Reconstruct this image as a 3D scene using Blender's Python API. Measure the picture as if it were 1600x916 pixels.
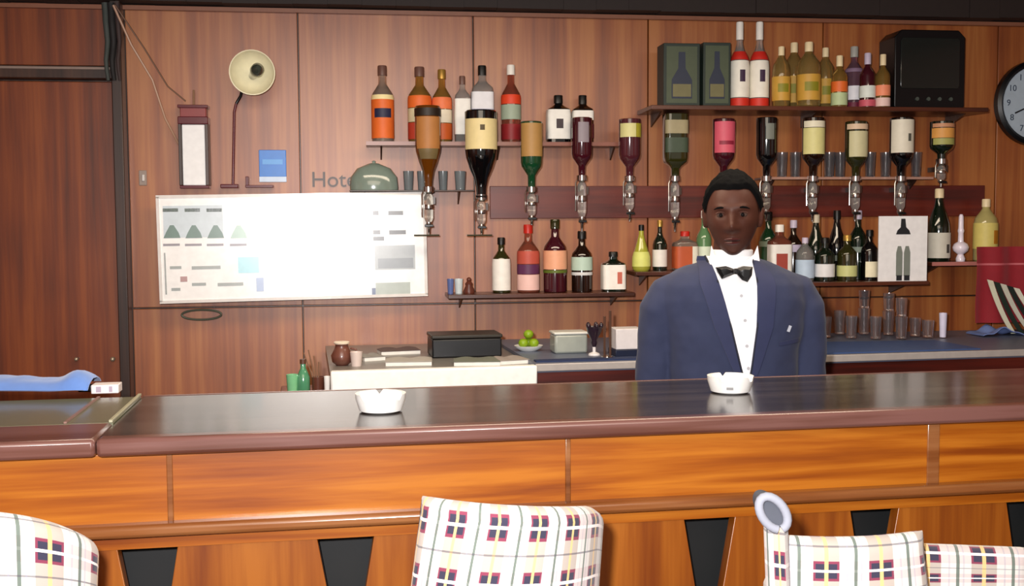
import bpy, math, random
from mathutils import Matrix, Vector, noise
random.seed(7)
for o in list(bpy.data.objects): bpy.data.objects.remove(o, do_unlink=True)
SC = bpy.context.scene
COL = SC.collection
R = math.radians
# ---------------------------------------------------------------- camera
CAMZ, FPX, PITCH, ROLL = 1.55, 1700.0, math.atan(108/1700), -0.006
cd = bpy.data.cameras.new('camera'); cam = bpy.data.objects.new('camera', cd); COL.objects.link(cam)
cd.sensor_width = 36; cd.lens = 36*FPX/1600; cd.clip_start = .05
CM = Matrix.Rotation(math.pi/2-PITCH, 4, 'X') @ Matrix.Rotation(ROLL, 4, 'Z')
cam.matrix_world = Matrix.Translation((0, 0, CAMZ)) @ CM
SC.camera = cam
# ---------------------------------------------------------------- world, lights, exposure
w = bpy.data.worlds.new('world'); SC.world = w; w.use_nodes = True
w.node_tree.nodes['Background'].inputs[0].default_value = (1.0, .93, .86, 1)
w.node_tree.nodes['Background'].inputs[1].default_value = .22
def light(name, kind, loc, energy, color, size=None, rot=(0, 0, 0), size_y=None):
    l = bpy.data.lights.new(name, kind); l.energy = energy; l.color = color
    o = bpy.data.objects.new(name, l); COL.objects.link(o); o.location = loc; o.rotation_euler = rot
    if kind == 'AREA':
        l.size = size
        if size_y: l.shape = 'RECTANGLE'; l.size_y = size_y
    elif size: l.shadow_soft_size = size
    return o
light('camera_flash', 'POINT', (-.10, .02, 1.66), 235, (1.0, .97, .97), .035)
light('bar_wall_fill', 'AREA', (.2, 3.1, 2.40), 24, (1, .82, .62), 2.6, (0, 0, 0), .5)  # soft warm fill added overhead to brighten the back wall
light('ceiling_lamp_room', 'AREA', (0, .3, 2.50), 22, (1, .85, .68), 2.4, (R(25), 0, 0), 1.6)
vs = SC.view_settings; vs.view_transform = 'Standard'; vs.look = 'None'; vs.exposure = 0.72; vs.gamma = 1; vs.use_curve_mapping = False
SC.cycles.max_bounces = 8; SC.cycles.transparent_max_bounces = 12
SC.cycles.caustics_reflective = False; SC.cycles.caustics_refractive = False

# ---------------------------------------------------------------- geometry of the picture -> place
def ray(px, py):
    return (CM.to_3x3() @ Vector(((px-800)/FPX, -(py-458)/FPX, -1))).normalized()
class Frame:
    """a vertical plane y = y0 + t*x ; s runs along it, off comes off it towards the room"""
    def __init__(f, y0, t):
        f.y0, f.t, f.a = y0, t, math.atan(t); f.c, f.s = math.cos(f.a), math.sin(f.a)
    def pos(f, s, off, z): return (s*f.c+off*f.s, f.y0+s*f.s-off*f.c, z)
    def px(f, px, py, off=0.0):
        d = ray(px, py)
        k = (f.y0 - off/f.c)/(d.y - f.t*d.x)
        x, y, z = d.x*k, d.y*k, CAMZ+d.z*k
        return (x*f.c+(y-f.y0)*f.s, z)
def hpx(px, py, H):
    d = ray(px, py); k = (H-CAMZ)/d.z
    return (d.x*k, d.y*k)
def dpx(px, py, Y):
    d = ray(px, py); k = Y/d.y
    return (d.x*k, Y, CAMZ+d.z*k)
W = Frame(4.55, .13)      # back wall
B = Frame(2.25, .17)      # bar counter front edge
K = Frame(3.69, .19)      # back counter front edge

# ---------------------------------------------------------------- mesh builder
class MB:
    def __init__(m): m.v = []; m.f = []; m.uv = None
    def add(m, vs, fs):
        n = len(m.v); m.v += [tuple(p) for p in vs]; m.f += [tuple(i+n for i in f) for f in fs]; return m
    def box(m, c, s, rz=0, rx=0, ry=0):
        M = Matrix.Translation(c) @ Matrix.Rotation(rz, 4, 'Z') @ Matrix.Rotation(ry, 4, 'Y') @ Matrix.Rotation(rx, 4, 'X')
        h = [k/2 for k in s]
        vs = [M @ Vector((x*h[0], y*h[1], z*h[2])) for x in (-1, 1) for y in (-1, 1) for z in (-1, 1)]
        return m.add(vs, [(0,1,3,2), (4,6,7,5), (0,4,5,1), (2,3,7,6), (0,2,6,4), (1,5,7,3)])
    def lathe(m, prof, n=24, c=(0, 0, 0), e=2.0, sx=1, sy=1, M=None, caps=True):
        """prof [(r,z)], e: superellipse exponent (2 round, 6 square)"""
        vs = []; fs = []
        for r, z in prof:
            for i in range(n):
                a = 2*math.pi*(i+.5)/n; ca, sa = math.cos(a), math.sin(a)
                q = (abs(ca)**e+abs(sa)**e)**(-1/e)
                p = Vector((r*q*ca*sx, r*q*sa*sy, z))
                if M: p = M @ p
                vs.append(p+Vector(c))
        for j in range(len(prof)-1):
            for i in range(n):
                a, b = j*n+i, j*n+(i+1) % n
                fs.append((a, b, b+n, a+n))
        if caps:
            fs.append(tuple(range(n))[::-1]); fs.append(tuple(range((len(prof)-1)*n, len(prof)*n)))
        return m.add(vs, fs)
    def arc(m, r, z0, z1, a0, a1, n=None, e=2.0, sx=1, sy=1, th=.0008, fn=None):
        """band wrapped on a bottle, facing -Y; angles from -Y in degrees; fn(z) gives the radius"""
        fn = fn or (lambda z: r)
        n = n or max(4, int((a1-a0)/7)); rows = 1 if fn(z0) == fn(z1) else 6
        vs = []; fs = []; k = n+1
        ring = [(1, z0+(z1-z0)*j/rows) for j in range(rows+1)]+[(0, z1-(z1-z0)*j/rows) for j in range(rows+1)]
        for side, z in ring:
            rr = fn(z)-(0 if side else th*2)
            for i in range(n+1):
                a = R(a0+(a1-a0)*i/n); ca, sa = math.sin(a), -math.cos(a)
                q = (abs(ca)**e+abs(sa)**e)**(-1/e)
                vs.append((rr*q*ca*sx, rr*q*sa*sy, z))
        L_ = len(ring)
        for j in range(L_):
            for i in range(n):
                a = j*k+i; b = ((j+1) % L_)*k+i
                fs.append((a, a+1, b+1, b))
        fs += [tuple(j*k for j in range(L_)), tuple(j*k+n for j in range(L_))[::-1]]
        return m.add(vs, fs)
    def tube(m, path, r, n=10):
        path = [Vector(p) for p in path]
        rs = r if isinstance(r, (list, tuple)) else [r]*len(path)
        vs = []; fs = []
        up = None
        for i, p in enumerate(path):
            t = (path[min(i+1, len(path)-1)]-path[max(i-1, 0)]).normalized()
            if up is None: up = t.cross(Vector((0, 0, 1))) if abs(t.z) < .9 else t.cross(Vector((1, 0, 0)))
            up = (up - t*up.dot(t)).normalized(); bb = t.cross(up)
            for k in range(n):
                a = 2*math.pi*k/n
                vs.append(p+(up*math.cos(a)+bb*math.sin(a))*rs[i])
        for i in range(len(path)-1):
            for k in range(n):
                a, b = i*n+k, i*n+(k+1) % n
                fs.append((a, b, b+n, a+n))
        fs.append(tuple(range(n))[::-1]); fs.append(tuple(range((len(path)-1)*n, len(path)*n)))
        return m.add(vs, fs)
    def prism(m, poly, y0, y1):
        """poly [(x,z)] extruded in y"""
        n = len(poly)
        vs = [(x, y0, z) for x, z in poly]+[(x, y1, z) for x, z in poly]
        fs = [tuple(range(n)), tuple(range(n, 2*n))[::-1]]+[(i, i+n, (i+1) % n+n, (i+1) % n) for i in range(n)]
        return m.add(vs, fs)
    def slab(m, poly, z0, z1):
        n = len(poly)
        vs = [(x, y, z0) for x, y in poly]+[(x, y, z1) for x, y in poly]
        fs = [tuple(range(n))[::-1], tuple(range(n, 2*n))]+[(i, (i+1) % n, (i+1) % n+n, i+n) for i in range(n)]
        return m.add(vs, fs)
    def ball(m, c, r, n=20, k=12, e=2.0):
        rx, ry, rz = r if isinstance(r, (tuple, list)) else (r, r, r)
        prof = [(math.sin(math.pi*j/k) if 0 < j < k else .02, -math.cos(math.pi*j/k)) for j in range(k+1)]
        vs = []; fs = []
        return m.lathe([(a, b*1.0) for a, b in prof], n, c, e, M=Matrix.Diagonal((rx, ry, rz, 1)))
    def build(m, name, mat, parent=None, loc=None, rz=None, bevel=0, smooth=40, subsurf=0, uv=None):
        me = bpy.data.meshes.new(name); me.from_pydata(m.v, [], m.f); me.update()
        if uv:
            l = me.uv_layers.new(name='map')
            for lp in me.loops: l.data[lp.index].uv = uv[lp.vertex_index]
        me.materials.append(mat)
        o = bpy.data.objects.new(name, me); COL.objects.link(o)
        if smooth:
            for p in me.polygons: p.use_smooth = True
            me.set_sharp_from_angle(angle=R(smooth))
        if bevel:
            b = o.modifiers.new('bevel', 'BEVEL'); b.width = bevel; b.segments = 2; b.limit_method = 'ANGLE'
        if subsurf:
            s = o.modifiers.new('sub', 'SUBSURF'); s.levels = s.render_levels = subsurf
        if parent: o.parent = parent
        if loc is not None: o.location = loc
        if rz is not None: o.rotation_euler = (0, 0, rz)
        return o
def tag(o, label, cat, group=None, kind=None):
    o['label'] = label; o['category'] = cat
    if group: o['group'] = group
    if kind: o['kind'] = kind
    return o
def thing(name, label, cat, loc=(0, 0, 0), rz=0, group=None):
    o = bpy.data.objects.new(name, None); COL.objects.link(o); o.empty_display_size = .05
    o.location = loc; o.rotation_euler = (0, 0, rz)
    return tag(o, label, cat, group)
def struct(o, label=None, cat=None):
    o['kind'] = 'structure'
    if label: o['label'] = label
    o['category'] = cat or 'structure'
    return o

def text_mesh(name, body, size, extrude, mat, parent, loc, rot, align=False):
    fc = bpy.data.curves.new(name, 'FONT'); fc.body = body; fc.size = size; fc.extrude = extrude
    if align: fc.align_x = 'CENTER'; fc.align_y = 'CENTER'
    f_ = bpy.data.objects.new(name, fc); COL.objects.link(f_)
    bpy.context.view_layer.update(); me = bpy.data.meshes.new_from_object(f_.evaluated_get(bpy.context.evaluated_depsgraph_get()))
    bpy.data.objects.remove(f_, do_unlink=True)
    me.materials.clear(); me.materials.append(mat)
    o = bpy.data.objects.new(name, me); COL.objects.link(o); o.parent = parent; o.location = loc; o.rotation_euler = rot
    return o
# ---------------------------------------------------------------- materials
MATS = {}
def lin(h):
    h = h.lstrip('#'); c = [int(h[i:i+2], 16)/255 for i in (0, 2, 4)]
    return tuple((x/12.92 if x <= .04045 else ((x+.055)/1.055)**2.4) for x in c)+(1,)
def pm(name, col, rough=.5, metal=0, trans=0, ior=1.45, coat=0, emit=0, spec=.5, coat_rough=.1, sheen=0):
    if name in MATS: return MATS[name]
    m = bpy.data.materials.new(name); m.use_nodes = True
    b = m.node_tree.nodes['Principled BSDF']
    c = lin(col) if isinstance(col, str) else tuple(col)+(1,)
    nt = m.node_tree
    # a faint procedural mottling on every surface
    if trans == 0:
        tc = nt.nodes.new('ShaderNodeTexCoord'); nz = nt.nodes.new('ShaderNodeTexNoise'); nz.inputs['Scale'].default_value = 35
        nt.links.new(tc.outputs['Object'], nz.inputs['Vector'])
        mx = nt.nodes.new('ShaderNodeMix'); mx.data_type = 'RGBA'
        mx.inputs[6].default_value = tuple(k*.88 for k in c[:3])+(1,); mx.inputs[7].default_value = tuple(min(1, k*1.1) for k in c[:3])+(1,)
        nt.links.new(nz.outputs['Fac'], mx.inputs[0]); nt.links.new(mx.outputs[2], b.inputs['Base Color'])
    else: b.inputs['Base Color'].default_value = c
    b.inputs['Roughness'].default_value = rough; b.inputs['Metallic'].default_value = metal
    b.inputs['Transmission Weight'].default_value = trans; b.inputs['IOR'].default_value = ior
    b.inputs['Coat Weight'].default_value = coat; b.inputs['Coat Roughness'].default_value = coat_rough
    b.inputs['Specular IOR Level'].default_value = spec
    if sheen: b.inputs['Sheen Weight'].default_value = sheen
    if emit: b.inputs['Emission Color'].default_value = c; b.inputs['Emission Strength'].default_value = emit
    MATS[name] = m; return m
def wood(name, dark, mid, light_, rough=.38, axis='Z', scale=1.0, coat=.25, coat_rough=.3, figure=0.5):
    """veneer: grain stretched along one axis of the object's own coordinates"""
    if name in MATS: return MATS[name]
    m = bpy.data.materials.new(name); m.use_nodes = True; nt = m.node_tree; N = nt.nodes; L = nt.links
    b = N['Principled BSDF']
    tc = N.new('ShaderNodeTexCoord'); mp = N.new('ShaderNodeMapping'); L.new(tc.outputs['Object'], mp.inputs['Vector'])
    s = {'Z': (14, 14, .55), 'X': (.7, 14, 16), 'Y': (14, .7, 14)}[axis]
    mp.inputs['Scale'].default_value = tuple(k*scale for k in s)
    n1 = N.new('ShaderNodeTexNoise'); n1.inputs['Scale'].default_value = 1; n1.inputs['Detail'].default_value = 5; n1.inputs['Distortion'].default_value = figure
    L.new(mp.outputs[0], n1.inputs['Vector'])
    mp2 = N.new('ShaderNodeMapping'); L.new(tc.outputs['Object'], mp2.inputs['Vector'])
    mp2.inputs['Scale'].default_value = tuple(k*scale*5 for k in s)
    n2 = N.new('ShaderNodeTexNoise'); n2.inputs['Scale'].default_value = 1; n2.inputs['Detail'].default_value = 3
    L.new(mp2.outputs[0], n2.inputs['Vector'])
    n3 = N.new('ShaderNodeTexNoise'); n3.inputs['Scale'].default_value = 2.2; L.new(tc.outputs['Object'], n3.inputs['Vector'])
    ad = N.new('ShaderNodeMath'); ad.operation = 'MULTIPLY_ADD'; ad.inputs[1].default_value = .35; L.new(n2.outputs['Fac'], ad.inputs[0]); L.new(n1.outputs['Fac'], ad.inputs[2])
    ad2 = N.new('ShaderNodeMath'); ad2.operation = 'MULTIPLY_ADD'; ad2.inputs[1].default_value = .35; L.new(n3.outputs['Fac'], ad2.inputs[0]); L.new(ad.outputs[0], ad2.inputs[2])
    cr = N.new('ShaderNodeValToRGB'); e = cr.color_ramp.elements
    e[0].position = .62; e[0].color = lin(dark); e[1].position = 1.08 if False else 1.0; e[1].color = lin(light_)
    k = cr.color_ramp.elements.new(.82); k.color = lin(mid)
    L.new(ad2.outputs[0], cr.inputs[0]); L.new(cr.outputs[0], b.inputs['Base Color'])
    b.inputs['Roughness'].default_value = rough; b.inputs['Coat Weight'].default_value = coat; b.inputs['Coat Roughness'].default_value = coat_rough
    bp = N.new('ShaderNodeBump'); bp.inputs['Strength'].default_value = .08; bp.inputs['Distance'].default_value = .002
    L.new(n2.outputs['Fac'], bp.inputs['Height']); L.new(bp.outputs[0], b.inputs['Normal'])
    MATS[name] = m; return m
wall_wood = wood('wall_veneer', '#793A17', '#985324', '#AC6A34', rough=.45, coat=.75, coat_rough=.40)
door_wood = wood('door_veneer', '#54230C', '#74330F', '#8A4417', rough=.42, coat=.3, coat_rough=.4)
maroon_wood = wood('maroon_board', '#3A120B', '#57190F', '#6A2415', rough=.4, axis='X')
bar_wood = wood('bar_veneer', '#763504', '#944E0A', '#AC6618', rough=.34, axis='X', coat=.35, coat_rough=.25, figure=1.6)
bar_wood_v = wood('bar_veneer_upright', '#6C3208', '#84460E', '#985818', rough=.36, axis='Z', coat=.3, coat_rough=.25, figure=.9)
edge_wood = wood('counter_edge', '#4A2820', '#5E3A30', '#74504A', rough=.28, axis='X', coat=.6, coat_rough=.2)
trim_wood = wood('trim_rail', '#5E3214', '#7A4824', '#8E5E38', rough=.25, axis='X', coat=.6, coat_rough=.15)
dark_wood = wood('dark_trim', '#241712', '#37241C', '#493024', rough=.4)
shelf_wood = wood('shelf_board', '#2C150C', '#452012', '#5C3020', rough=.3, axis='X')
laminate = wood('dark_laminate', '#2A2421', '#37302D', '#463E3A', rough=.22, axis='X', coat=.3, coat_rough=.12)
grey_lam = pm('grey_green_laminate', '#6C6D58', .3, coat=.3)
white = pm('white_enamel', '#F0F0EC', .35)
paper = pm('paper_white', '#E8E6E0', .7)
black = pm('black_plastic', '#0C0C0E', .35)
chrome = pm('chrome', '#C8C6C2', .15, metal=1)
glass = pm('clear_glass', (.93, .93, 1.0), .04, trans=.95, ior=1.45)
smoke_glass = pm('tinted_glass', (.75, .77, .84), .03, trans=.93, ior=1.45)

# ---------------------------------------------------------------- room shell
fl = MB().box((.3, 2.2, -.05), (6.4, 6.8, .1)).build('floor', pm('floor_carpet', '#4A2A20', .9)); struct(fl, 'dark floor of the bar room', 'floor')
ce = MB().box((.3, 2.2, 2.72), (6.4, 6.8, .1)).build('ceiling', pm('ceiling_board', '#6A5A4A', .8)); struct(ce, 'brown ceiling over the bar', 'ceiling')
wl = MB().box((-2.86, 2.2, 1.33), (.1, 6.8, 2.68)).build('wall_left', door_wood); struct(wl, 'wood-veneered side wall', 'wall')
wr = MB().box((3.45, 2.2, 1.33), (.1, 6.8, 2.68)).build('wall_right', door_wood); struct(wr, 'wood-veneered side wall by the clock', 'wall')
# back wall: core behind, veneer sheets on it as panels
root = thing('wall_back', 'back wall clad in reddish-brown veneer sheets', 'wall', W.pos(0, 0, 0), W.a); struct(root, root['label'], 'wall')
MB().box((.3, .07, 1.33), (6.6, .1, 2.66)).build('backing_board', dark_wood, root)
seams = [W.px(p, 300)[0] for p in (202, 470, 741, 1012, 1283, 1554, 1825, 2096)]
zr = W.px(800, 473)[1]
ztop = 2.47
for i in range(len(seams)-1):
    for z0, z1 in ((.02, zr-.003), (zr+.003, ztop+.1)):
        MB().box(((seams[i]+seams[i+1])/2, .008, (z0+z1)/2), (seams[i+1]-seams[i]-.005, .022, z1-z0)).build('veneer_panel', wall_wood, root, bevel=.002)
# maroon band with the optics on it
s0, zb0 = W.px(765, 342); s1, zb1 = W.px(1535, 290)
MB().box(((s0+s1)/2, -.012, (zb0+zb1)/2), (s1-s0, .018, zb1-zb0)).build('maroon_band', maroon_wood, root, bevel=.002)
# post and doorway to the side of the bar
sp = W.px(196, 350)[0]
o = MB().box((0, 0, 1.33), (.04, .07, 2.66)).build('trim_1', dark_wood, None, W.pos(sp, .05, 0), W.a, bevel=.004); struct(o, 'dark upright post between the doorway and bar wall', 'trim')
sl = W.px(0, 115)[0]-.6; zl = W.px(80, 115)[1]
o = MB().box(((sp-.02+sl)/2, 0, zl), (sp-.022-sl, .06, .05)).build('trim_2', dark_wood, None, W.pos(0, .03, 0), W.a, bevel=.004)
MB().box(((sp-.02+sl)/2, -.033, zl+.014), (sp-.022-sl, .006, .010)).build('lintel_highlight', pm('highlight_grey', '#8C7A70', .4), o, bevel=.002); struct(o, 'dark lintel with a pale painted highlight above the door', 'trim')  # pale strip stands in for the light catching the lintel
dr = thing('door_1', 'reddish-brown veneered door under the lintel', 'door', W.pos(0, .0, 0), W.a); struct(dr, dr['label'], 'door')
MB().box(((sp-.03+sl)/2, .0, (zl-.03)/2+.005), (sp-.03-sl, .035, zl-.045)).build('door_leaf', door_wood, dr, bevel=.003)
for px_ in (118, 175):
    s, z = W.px(px_, 562, .05)
    MB().ball((s, -.04, z), .010 if px_ > 150 else .008).build('door_knob', pm('brass_dull', '#B8A890', .35, metal=.6), dr)
    MB().lathe([(.006, 0), (.006, .02)], 10, M=Matrix.Rotation(R(90), 4, 'X'), c=(s, -.018, z)).build('knob_stem', dark_wood, dr)
o = MB().box(((sp-.03+sl)/2, 0, (zl+.03+2.6)/2), (sp-.03-sl, .03, 2.6-zl-.03)).build('trim_3', door_wood, None, W.pos(0, 0, 0), W.a, bevel=.003); struct(o, 'wood transom panel above the lintel', 'trim')
# dark beam under the ceiling, pale line below it
zbm = W.px(800, 13, .1)[1]
bm = thing('trim_4', 'dark rough beam running along the top of the bar wall', 'beam', W.pos(0, 0, 0), W.a); struct(bm, bm['label'], 'beam')
m = MB()
for i in range(48):
    x0 = -2.9+i*.135
    m.box((x0+.067, -.05-random.uniform(0, .008), zbm+.10), (.1345, .1, .2+random.uniform(-.004, .004)))
m.build('beam_face', pm('dark_rough_timber', '#2A201C', .7), bm)
MB().box((.3, -.024, zbm-.012), (6.2, .02, .016)).build('cove_strip', pm('pale_cove', '#8A5A44', .4), bm)

# ---------------------------------------------------------------- bar counter
BZ = 1.13
cb = thing('bar_counter', 'long wooden bar counter with dark top and orange veneer front', 'bar counter', B.pos(0, 0, 0), B.a)
seam = B.px(149, 684)[0]
x1 = 2.6; x0 = -2.05
MB().box(((seam+x1)/2, .30, BZ-.012), (x1-seam, .56-.04, .024)).build('worktop', laminate, cb, bevel=.002)
MB().box(((seam+x1)/2, .02, BZ-.0155), (x1-seam, .045, .037)).build('front_nosing', edge_wood, cb, bevel=.009)
MB().box(((seam+x1)/2, .566, BZ-.014), (x1-seam, .012, .03)).build('rear_edging', edge_wood, cb, bevel=.002)
zt = B.px(800, 814, .02)[1]     # trim rail height
zt = .942
# upper fascia boards
js = [x0]+[B.px(p, 770)[0] for p in (262, 893, 1470)]+[x1]
for i in range(len(js)-1):
    MB().box(((js[i]+js[i+1])/2, .045, (BZ-.035+zt)/2), (js[i+1]-js[i]-.004, .02, BZ-.035-zt)).build('fascia_panel', bar_wood, cb, bevel=.0015)
for k, j in enumerate(js[1:-1]):
    wd = .030 if k == 2 else .012
    MB().box((j, .036, (BZ-.035+zt)/2), (wd, .008, BZ-.037-zt)).build('fascia_batten', trim_wood, cb, bevel=.002)
# trim rail
MB().box(((x0+x1)/2, .03, zt), (x1-x0, .05, .026)).build('trim_rail', trim_wood, cb, bevel=.009)
# lower front with tapered black recesses
MB().box(((x0+x1)/2, .16, .46), (x1-x0, .02, .92)).build('black_backboard', pm('matt_black_board', '#0E1011', .6), cb)
cs = [B.px(p, q)[0] for p, q in ((-105, 870), (224, 865), (541, 852), (836, 838), (1122, 810), (1385, 788), (1632, 760))]
zi, zi2, zbm2 = zt-.045, .62, .05
prev = x0
def poly_between(a, b):
    pts = []
    for (za, w_) in ((zi, .059), (zi2, .012)):
        pass
    left = [(a+.059, zi), (a+.012, zi2)] if a is not None else [(x0, zi)]
    right = [(b-.059, zi), (b-.012, zi2)] if b is not None else [(x1, zi)]
    la, rb = (a if a is not None else x0), (b if b is not None else x1)
    poly = [(la, zbm2), (rb, zbm2)]
    if b is not None: poly += [(b, zi2), (b-.012, zi2), (b-.059, zi)]
    else: poly += [(x1, zi)]
    if a is not None: poly += [(a+.059, zi), (a+.012, zi2), (a, zi2)]
    else: poly += [(x0, zi)]
    return poly
bay = [None]+cs+[None]
for i in range(len(bay)-1):
    MB().prism(poly_between(bay[i], bay[i+1]), .052, .085).build('front_panel', bar_wood_v, cb, bevel=.0015)
MB().box(((x0+x1)/2, .0605, (zi+zt-.013)/2), (x1-x0, .027, zt-.013-zi)).build('head_rail', bar_wood, cb)
MB().box(((x0+x1)/2, .09, .025), (x1-x0, .06, .05)).build('plinth', dark_wood, cb)
MB().box(((x0+x1)/2, .54, .46), (x1-x0, .02, .92)).build('rear_board', maroon_wood, cb)
# flap end of the bar (greyish top, broad wood border)
fp = thing('counter_flap', 'lift-up end flap of the bar with grey-green top and wooden border', 'counter flap', B.pos(0, 0, 0), B.a)
MB().box(((seam+x0)/2, .37, BZ-.010), (seam-x0-.004, .36, .024)).build('flap_top', grey_lam, fp, bevel=.002)
MB().box(((seam+x0)/2, .095, BZ-.0155), (seam-x0-.004, .188, .037)).build('front_border', edge_wood, fp, bevel=.008)
MB().box((seam-.006, .37, BZ+.006), (.008, .37, .006)).build('joint_strip', pm('pale_joint', '#A8A68C', .4), fp, bevel=.001)
MB().box((seam-.10, .37, BZ+.0045), (.006, .35, .004)).build('inlay_line', pm('pink_inlay', '#8A6A60', .4), fp)

# ashtrays
def ashtray(px, py, label):
    x, y = hpx(px, py, BZ)
    t = thing('ashtray', label, 'ashtray', (x, y, BZ), B.a, 'white ashtrays on the bar')
    n = 40; r = .056; h = .042
    vs = []; fs = []
    prof = [(.040, 0), (.048, .004), (.056, .030), (.057, h), (.050, h), (.044, .014), (.001, .012)]
    for j, (rr, z) in enumerate(prof):
        for i in range(n):
            a = 2*math.pi*i/n
            zz = z
            if z >= h-.001 and min(abs(((a-c+math.pi) % (2*math.pi))-math.pi) for c in (R(-52), R(-128), R(90))) < .13: zz = z-.011
            vs.append((rr*math.cos(a), rr*math.sin(a), zz))
    for j in range(len(prof)-1):
        for i in range(n): fs.append((j*n+i, j*n+(i+1) % n, (j+1)*n+(i+1) % n, (j+1)*n+i))
    fs.append(tuple(range(n))[::-1])
    MB().add(vs, fs).build('bowl', white, t)
    return t
a1 = ashtray(595, 643, 'white ashtray on the bar in front of the white sink unit')
a2 = ashtray(1141, 613, 'white ashtray on the bar in front of the barman')
m = MB(); m.arc(.0578, .014, .020, -30, -14); m.build('printed_mark', pm('grey_print', '#8A8A8A', .5), a2)

# ---------------------------------------------------------------- back counter
KZ = 1.07
kc = thing('back_counter', 'back counter along the wall behind the barman with blue top', 'counter', K.pos(0, 0, 0), K.a)
ks0 = K.px(516, 580)[0]; ks1 = K.px(836, 574)[0]; ke = 3.0
kblue = pm('blue_counter_mat', '#3C5484', .5)
def wy(s):   # depth of the wall in back-counter coordinates
    x, y, _ = K.pos(s, 0, 0)
    return (W.y0+W.t*x-y)/K.c/(1+ (K.t-W.t)*K.s/K.c) - .045
MB().slab([(ks1, 0), (ke, 0), (ke, wy(ke)), (ks1, wy(ks1))], KZ-.03, KZ).build('countertop', pm('grey_counter_top', '#5C6478', .4), kc)
MB().box(((ks1+ke)/2, -.006, KZ-.012), (ke-ks1, .012, .026)).build('front_edge', pm('pale_grey_edge', '#A8A29E', .3, coat=.4), kc, bevel=.003)
MB().box(((ks1+ke)/2, .03, KZ-.06), (ke-ks1, .02, .06)).build('apron', maroon_wood, kc)
sp2 = [K.px(p, 590)[0] for p in (878, 1000, 1040, 1180, 1338, 1376, 1548)]
MB().box(((ks1+ke)/2, .10, .48), (ke-ks1, .02, .96)).build('carcass_back', dark_wood, kc)
cream = pm('cream_drawer_edge', '#CDB8A8', .4)
for a_, b_ in ((K.px(884, 590)[0], K.px(1003, 590)[0]), (K.px(1012, 590)[0], K.px(1176, 590)[0]), (K.px(1180, 585)[0], K.px(1334, 582)[0]), (K.px(1380, 575)[0], K.px(1545, 575)[0])):
    d = MB().box(((a_+b_)/2, .035, KZ-.22), (b_-a_, .04, .25)).build('drawer', maroon_wood, kc, bevel=.003)
    MB().box(((a_+b_)/2, .010, KZ-.098), (b_-a_, .014, .022)).build('drawer_lip', cream, d, bevel=.003)
mt = MB().slab([(K.px(1285, 550)[0], .03), (K.px(1540, 550)[0], .03), (K.px(1540, 550)[0], .33), (K.px(1285, 550)[0], .40)], 0, .004).build('bar_mat', kblue, None, K.pos(0, 0, KZ), K.a)
tag(mt, 'blue mat under the drinking glasses on the back counter', 'mat')
# sink unit with the white front
su = thing('sink_unit', 'sink unit with thick white front edge behind the bar', 'sink unit', K.pos(0, 0, 0), K.a)
MB().box(((ks0+ks1)/2, -.02, KZ-.034), (ks1-ks0, .04, .068)).build('white_front', white, su, bevel=.006)
MB().slab([(ks0, .001), (ks1-.001, .001), (ks1-.001, wy(ks1)), (ks0, wy(ks0))], KZ-.05, KZ-.012).build('drainer_top', pm('drainer_steel', '#8E8A84', .35, metal=.4), su)
MB().box(((ks0+ks1)/2, .25, .5), (ks1-ks0, .4, .96)).build('cabinet', maroon_wood, su)
kl = K.px(436, 600)[0]
lg = MB().box(((kl+ks0)/2-.003, .10, .5), (ks0-kl-.008, .3, .975)).build('low_cabinet', door_wood, None, K.pos(0, 0, 0), K.a, bevel=.004)
tag(lg, 'low wood cabinet beside the white sink unit', 'cabinet')
LZ = .9875

# ---------------------------------------------------------------- shelves
def shelf(pxa, pxb, py, depth, label, th=.016, name='wall_shelf', mat=None, off0=.006, lip=None):
    s0, z = W.px(pxa, py, depth); s1, z2 = W.px(pxb, py, depth); zz = W.px((pxa+pxb)/2, py, depth)[1]
    t = thing(name, label, 'shelf', W.pos((s0+s1)/2, 0, zz), W.a)
    L = s1-s0
    MB().box((0, -(off0+depth)/2, -th/2), (L, depth-off0, th)).build('board', mat or shelf_wood, t, bevel=.002)
    if lip: MB().box((0, -depth-.002, -th/2+.001), (L, .004, th)).build('edge_strip', lip, t)
    n = max(2, int(L/.5)+1)
    for i in range(n):
        x = -L/2+.06+(L-.12)*i/(n-1)
        MB().prism([(0, 0), (0.0, -.05), (.001, -.05)], 0, 0) if False else None
        m = MB(); m.add([(x-.003, -off0, -th), (x+.003, -off0, -th), (x-.003, -depth*.7, -th), (x+.003, -depth*.7, -th), (x-.003, -off0, -th-.05), (x+.003, -off0, -th-.05)],
                        [(0, 2, 3, 1), (0, 1, 5, 4), (2, 4, 5, 3), (0, 4, 2), (1, 3, 5)])
        m.build('bracket', dark_wood, t)
    return t, zz
pinklip = pm('pink_grey_lip', '#8A5648', .3, coat=.5)
sh1, Z1 = shelf(572, 985, 222, .115, 'thin wall shelf holding the orange-labelled bottles above the white board', lip=pinklip)
sh2, Z2 = shelf(1018, 1545, 166, .24, 'long top shelf with gift cartons, amber bottles and the black television', th=.018)
sh3, Z3 = shelf(1192, 1458, 277, .11, 'narrow shelf with tumblers behind the inverted bottles', th=.010, lip=pm('bright_lip', '#B08878', .2, coat=.5))
sh4, Z4 = shelf(700, 992, 459, .19, 'lower wall shelf with five standing bottles and small ornaments')
sh5, Z5 = shelf(994, 1180, 424, .19, 'short shelf behind the shoulder of the barman')
sh6, Z6 = shelf(1184, 1452, 441, .24, 'shelf crowded with dark bottles and the white card')
sh7, Z7 = shelf(1456, 1640, 409, .19, 'end shelf with the white ornament and red cloth below', lip=pm('pink_lip', '#B07068', .3, coat=.5))
sh8, Z8 = shelf(546, 742, 297, .11, 'short glass-topped shelf with small glasses above the white board', th=.006, mat=dark_wood)

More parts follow.
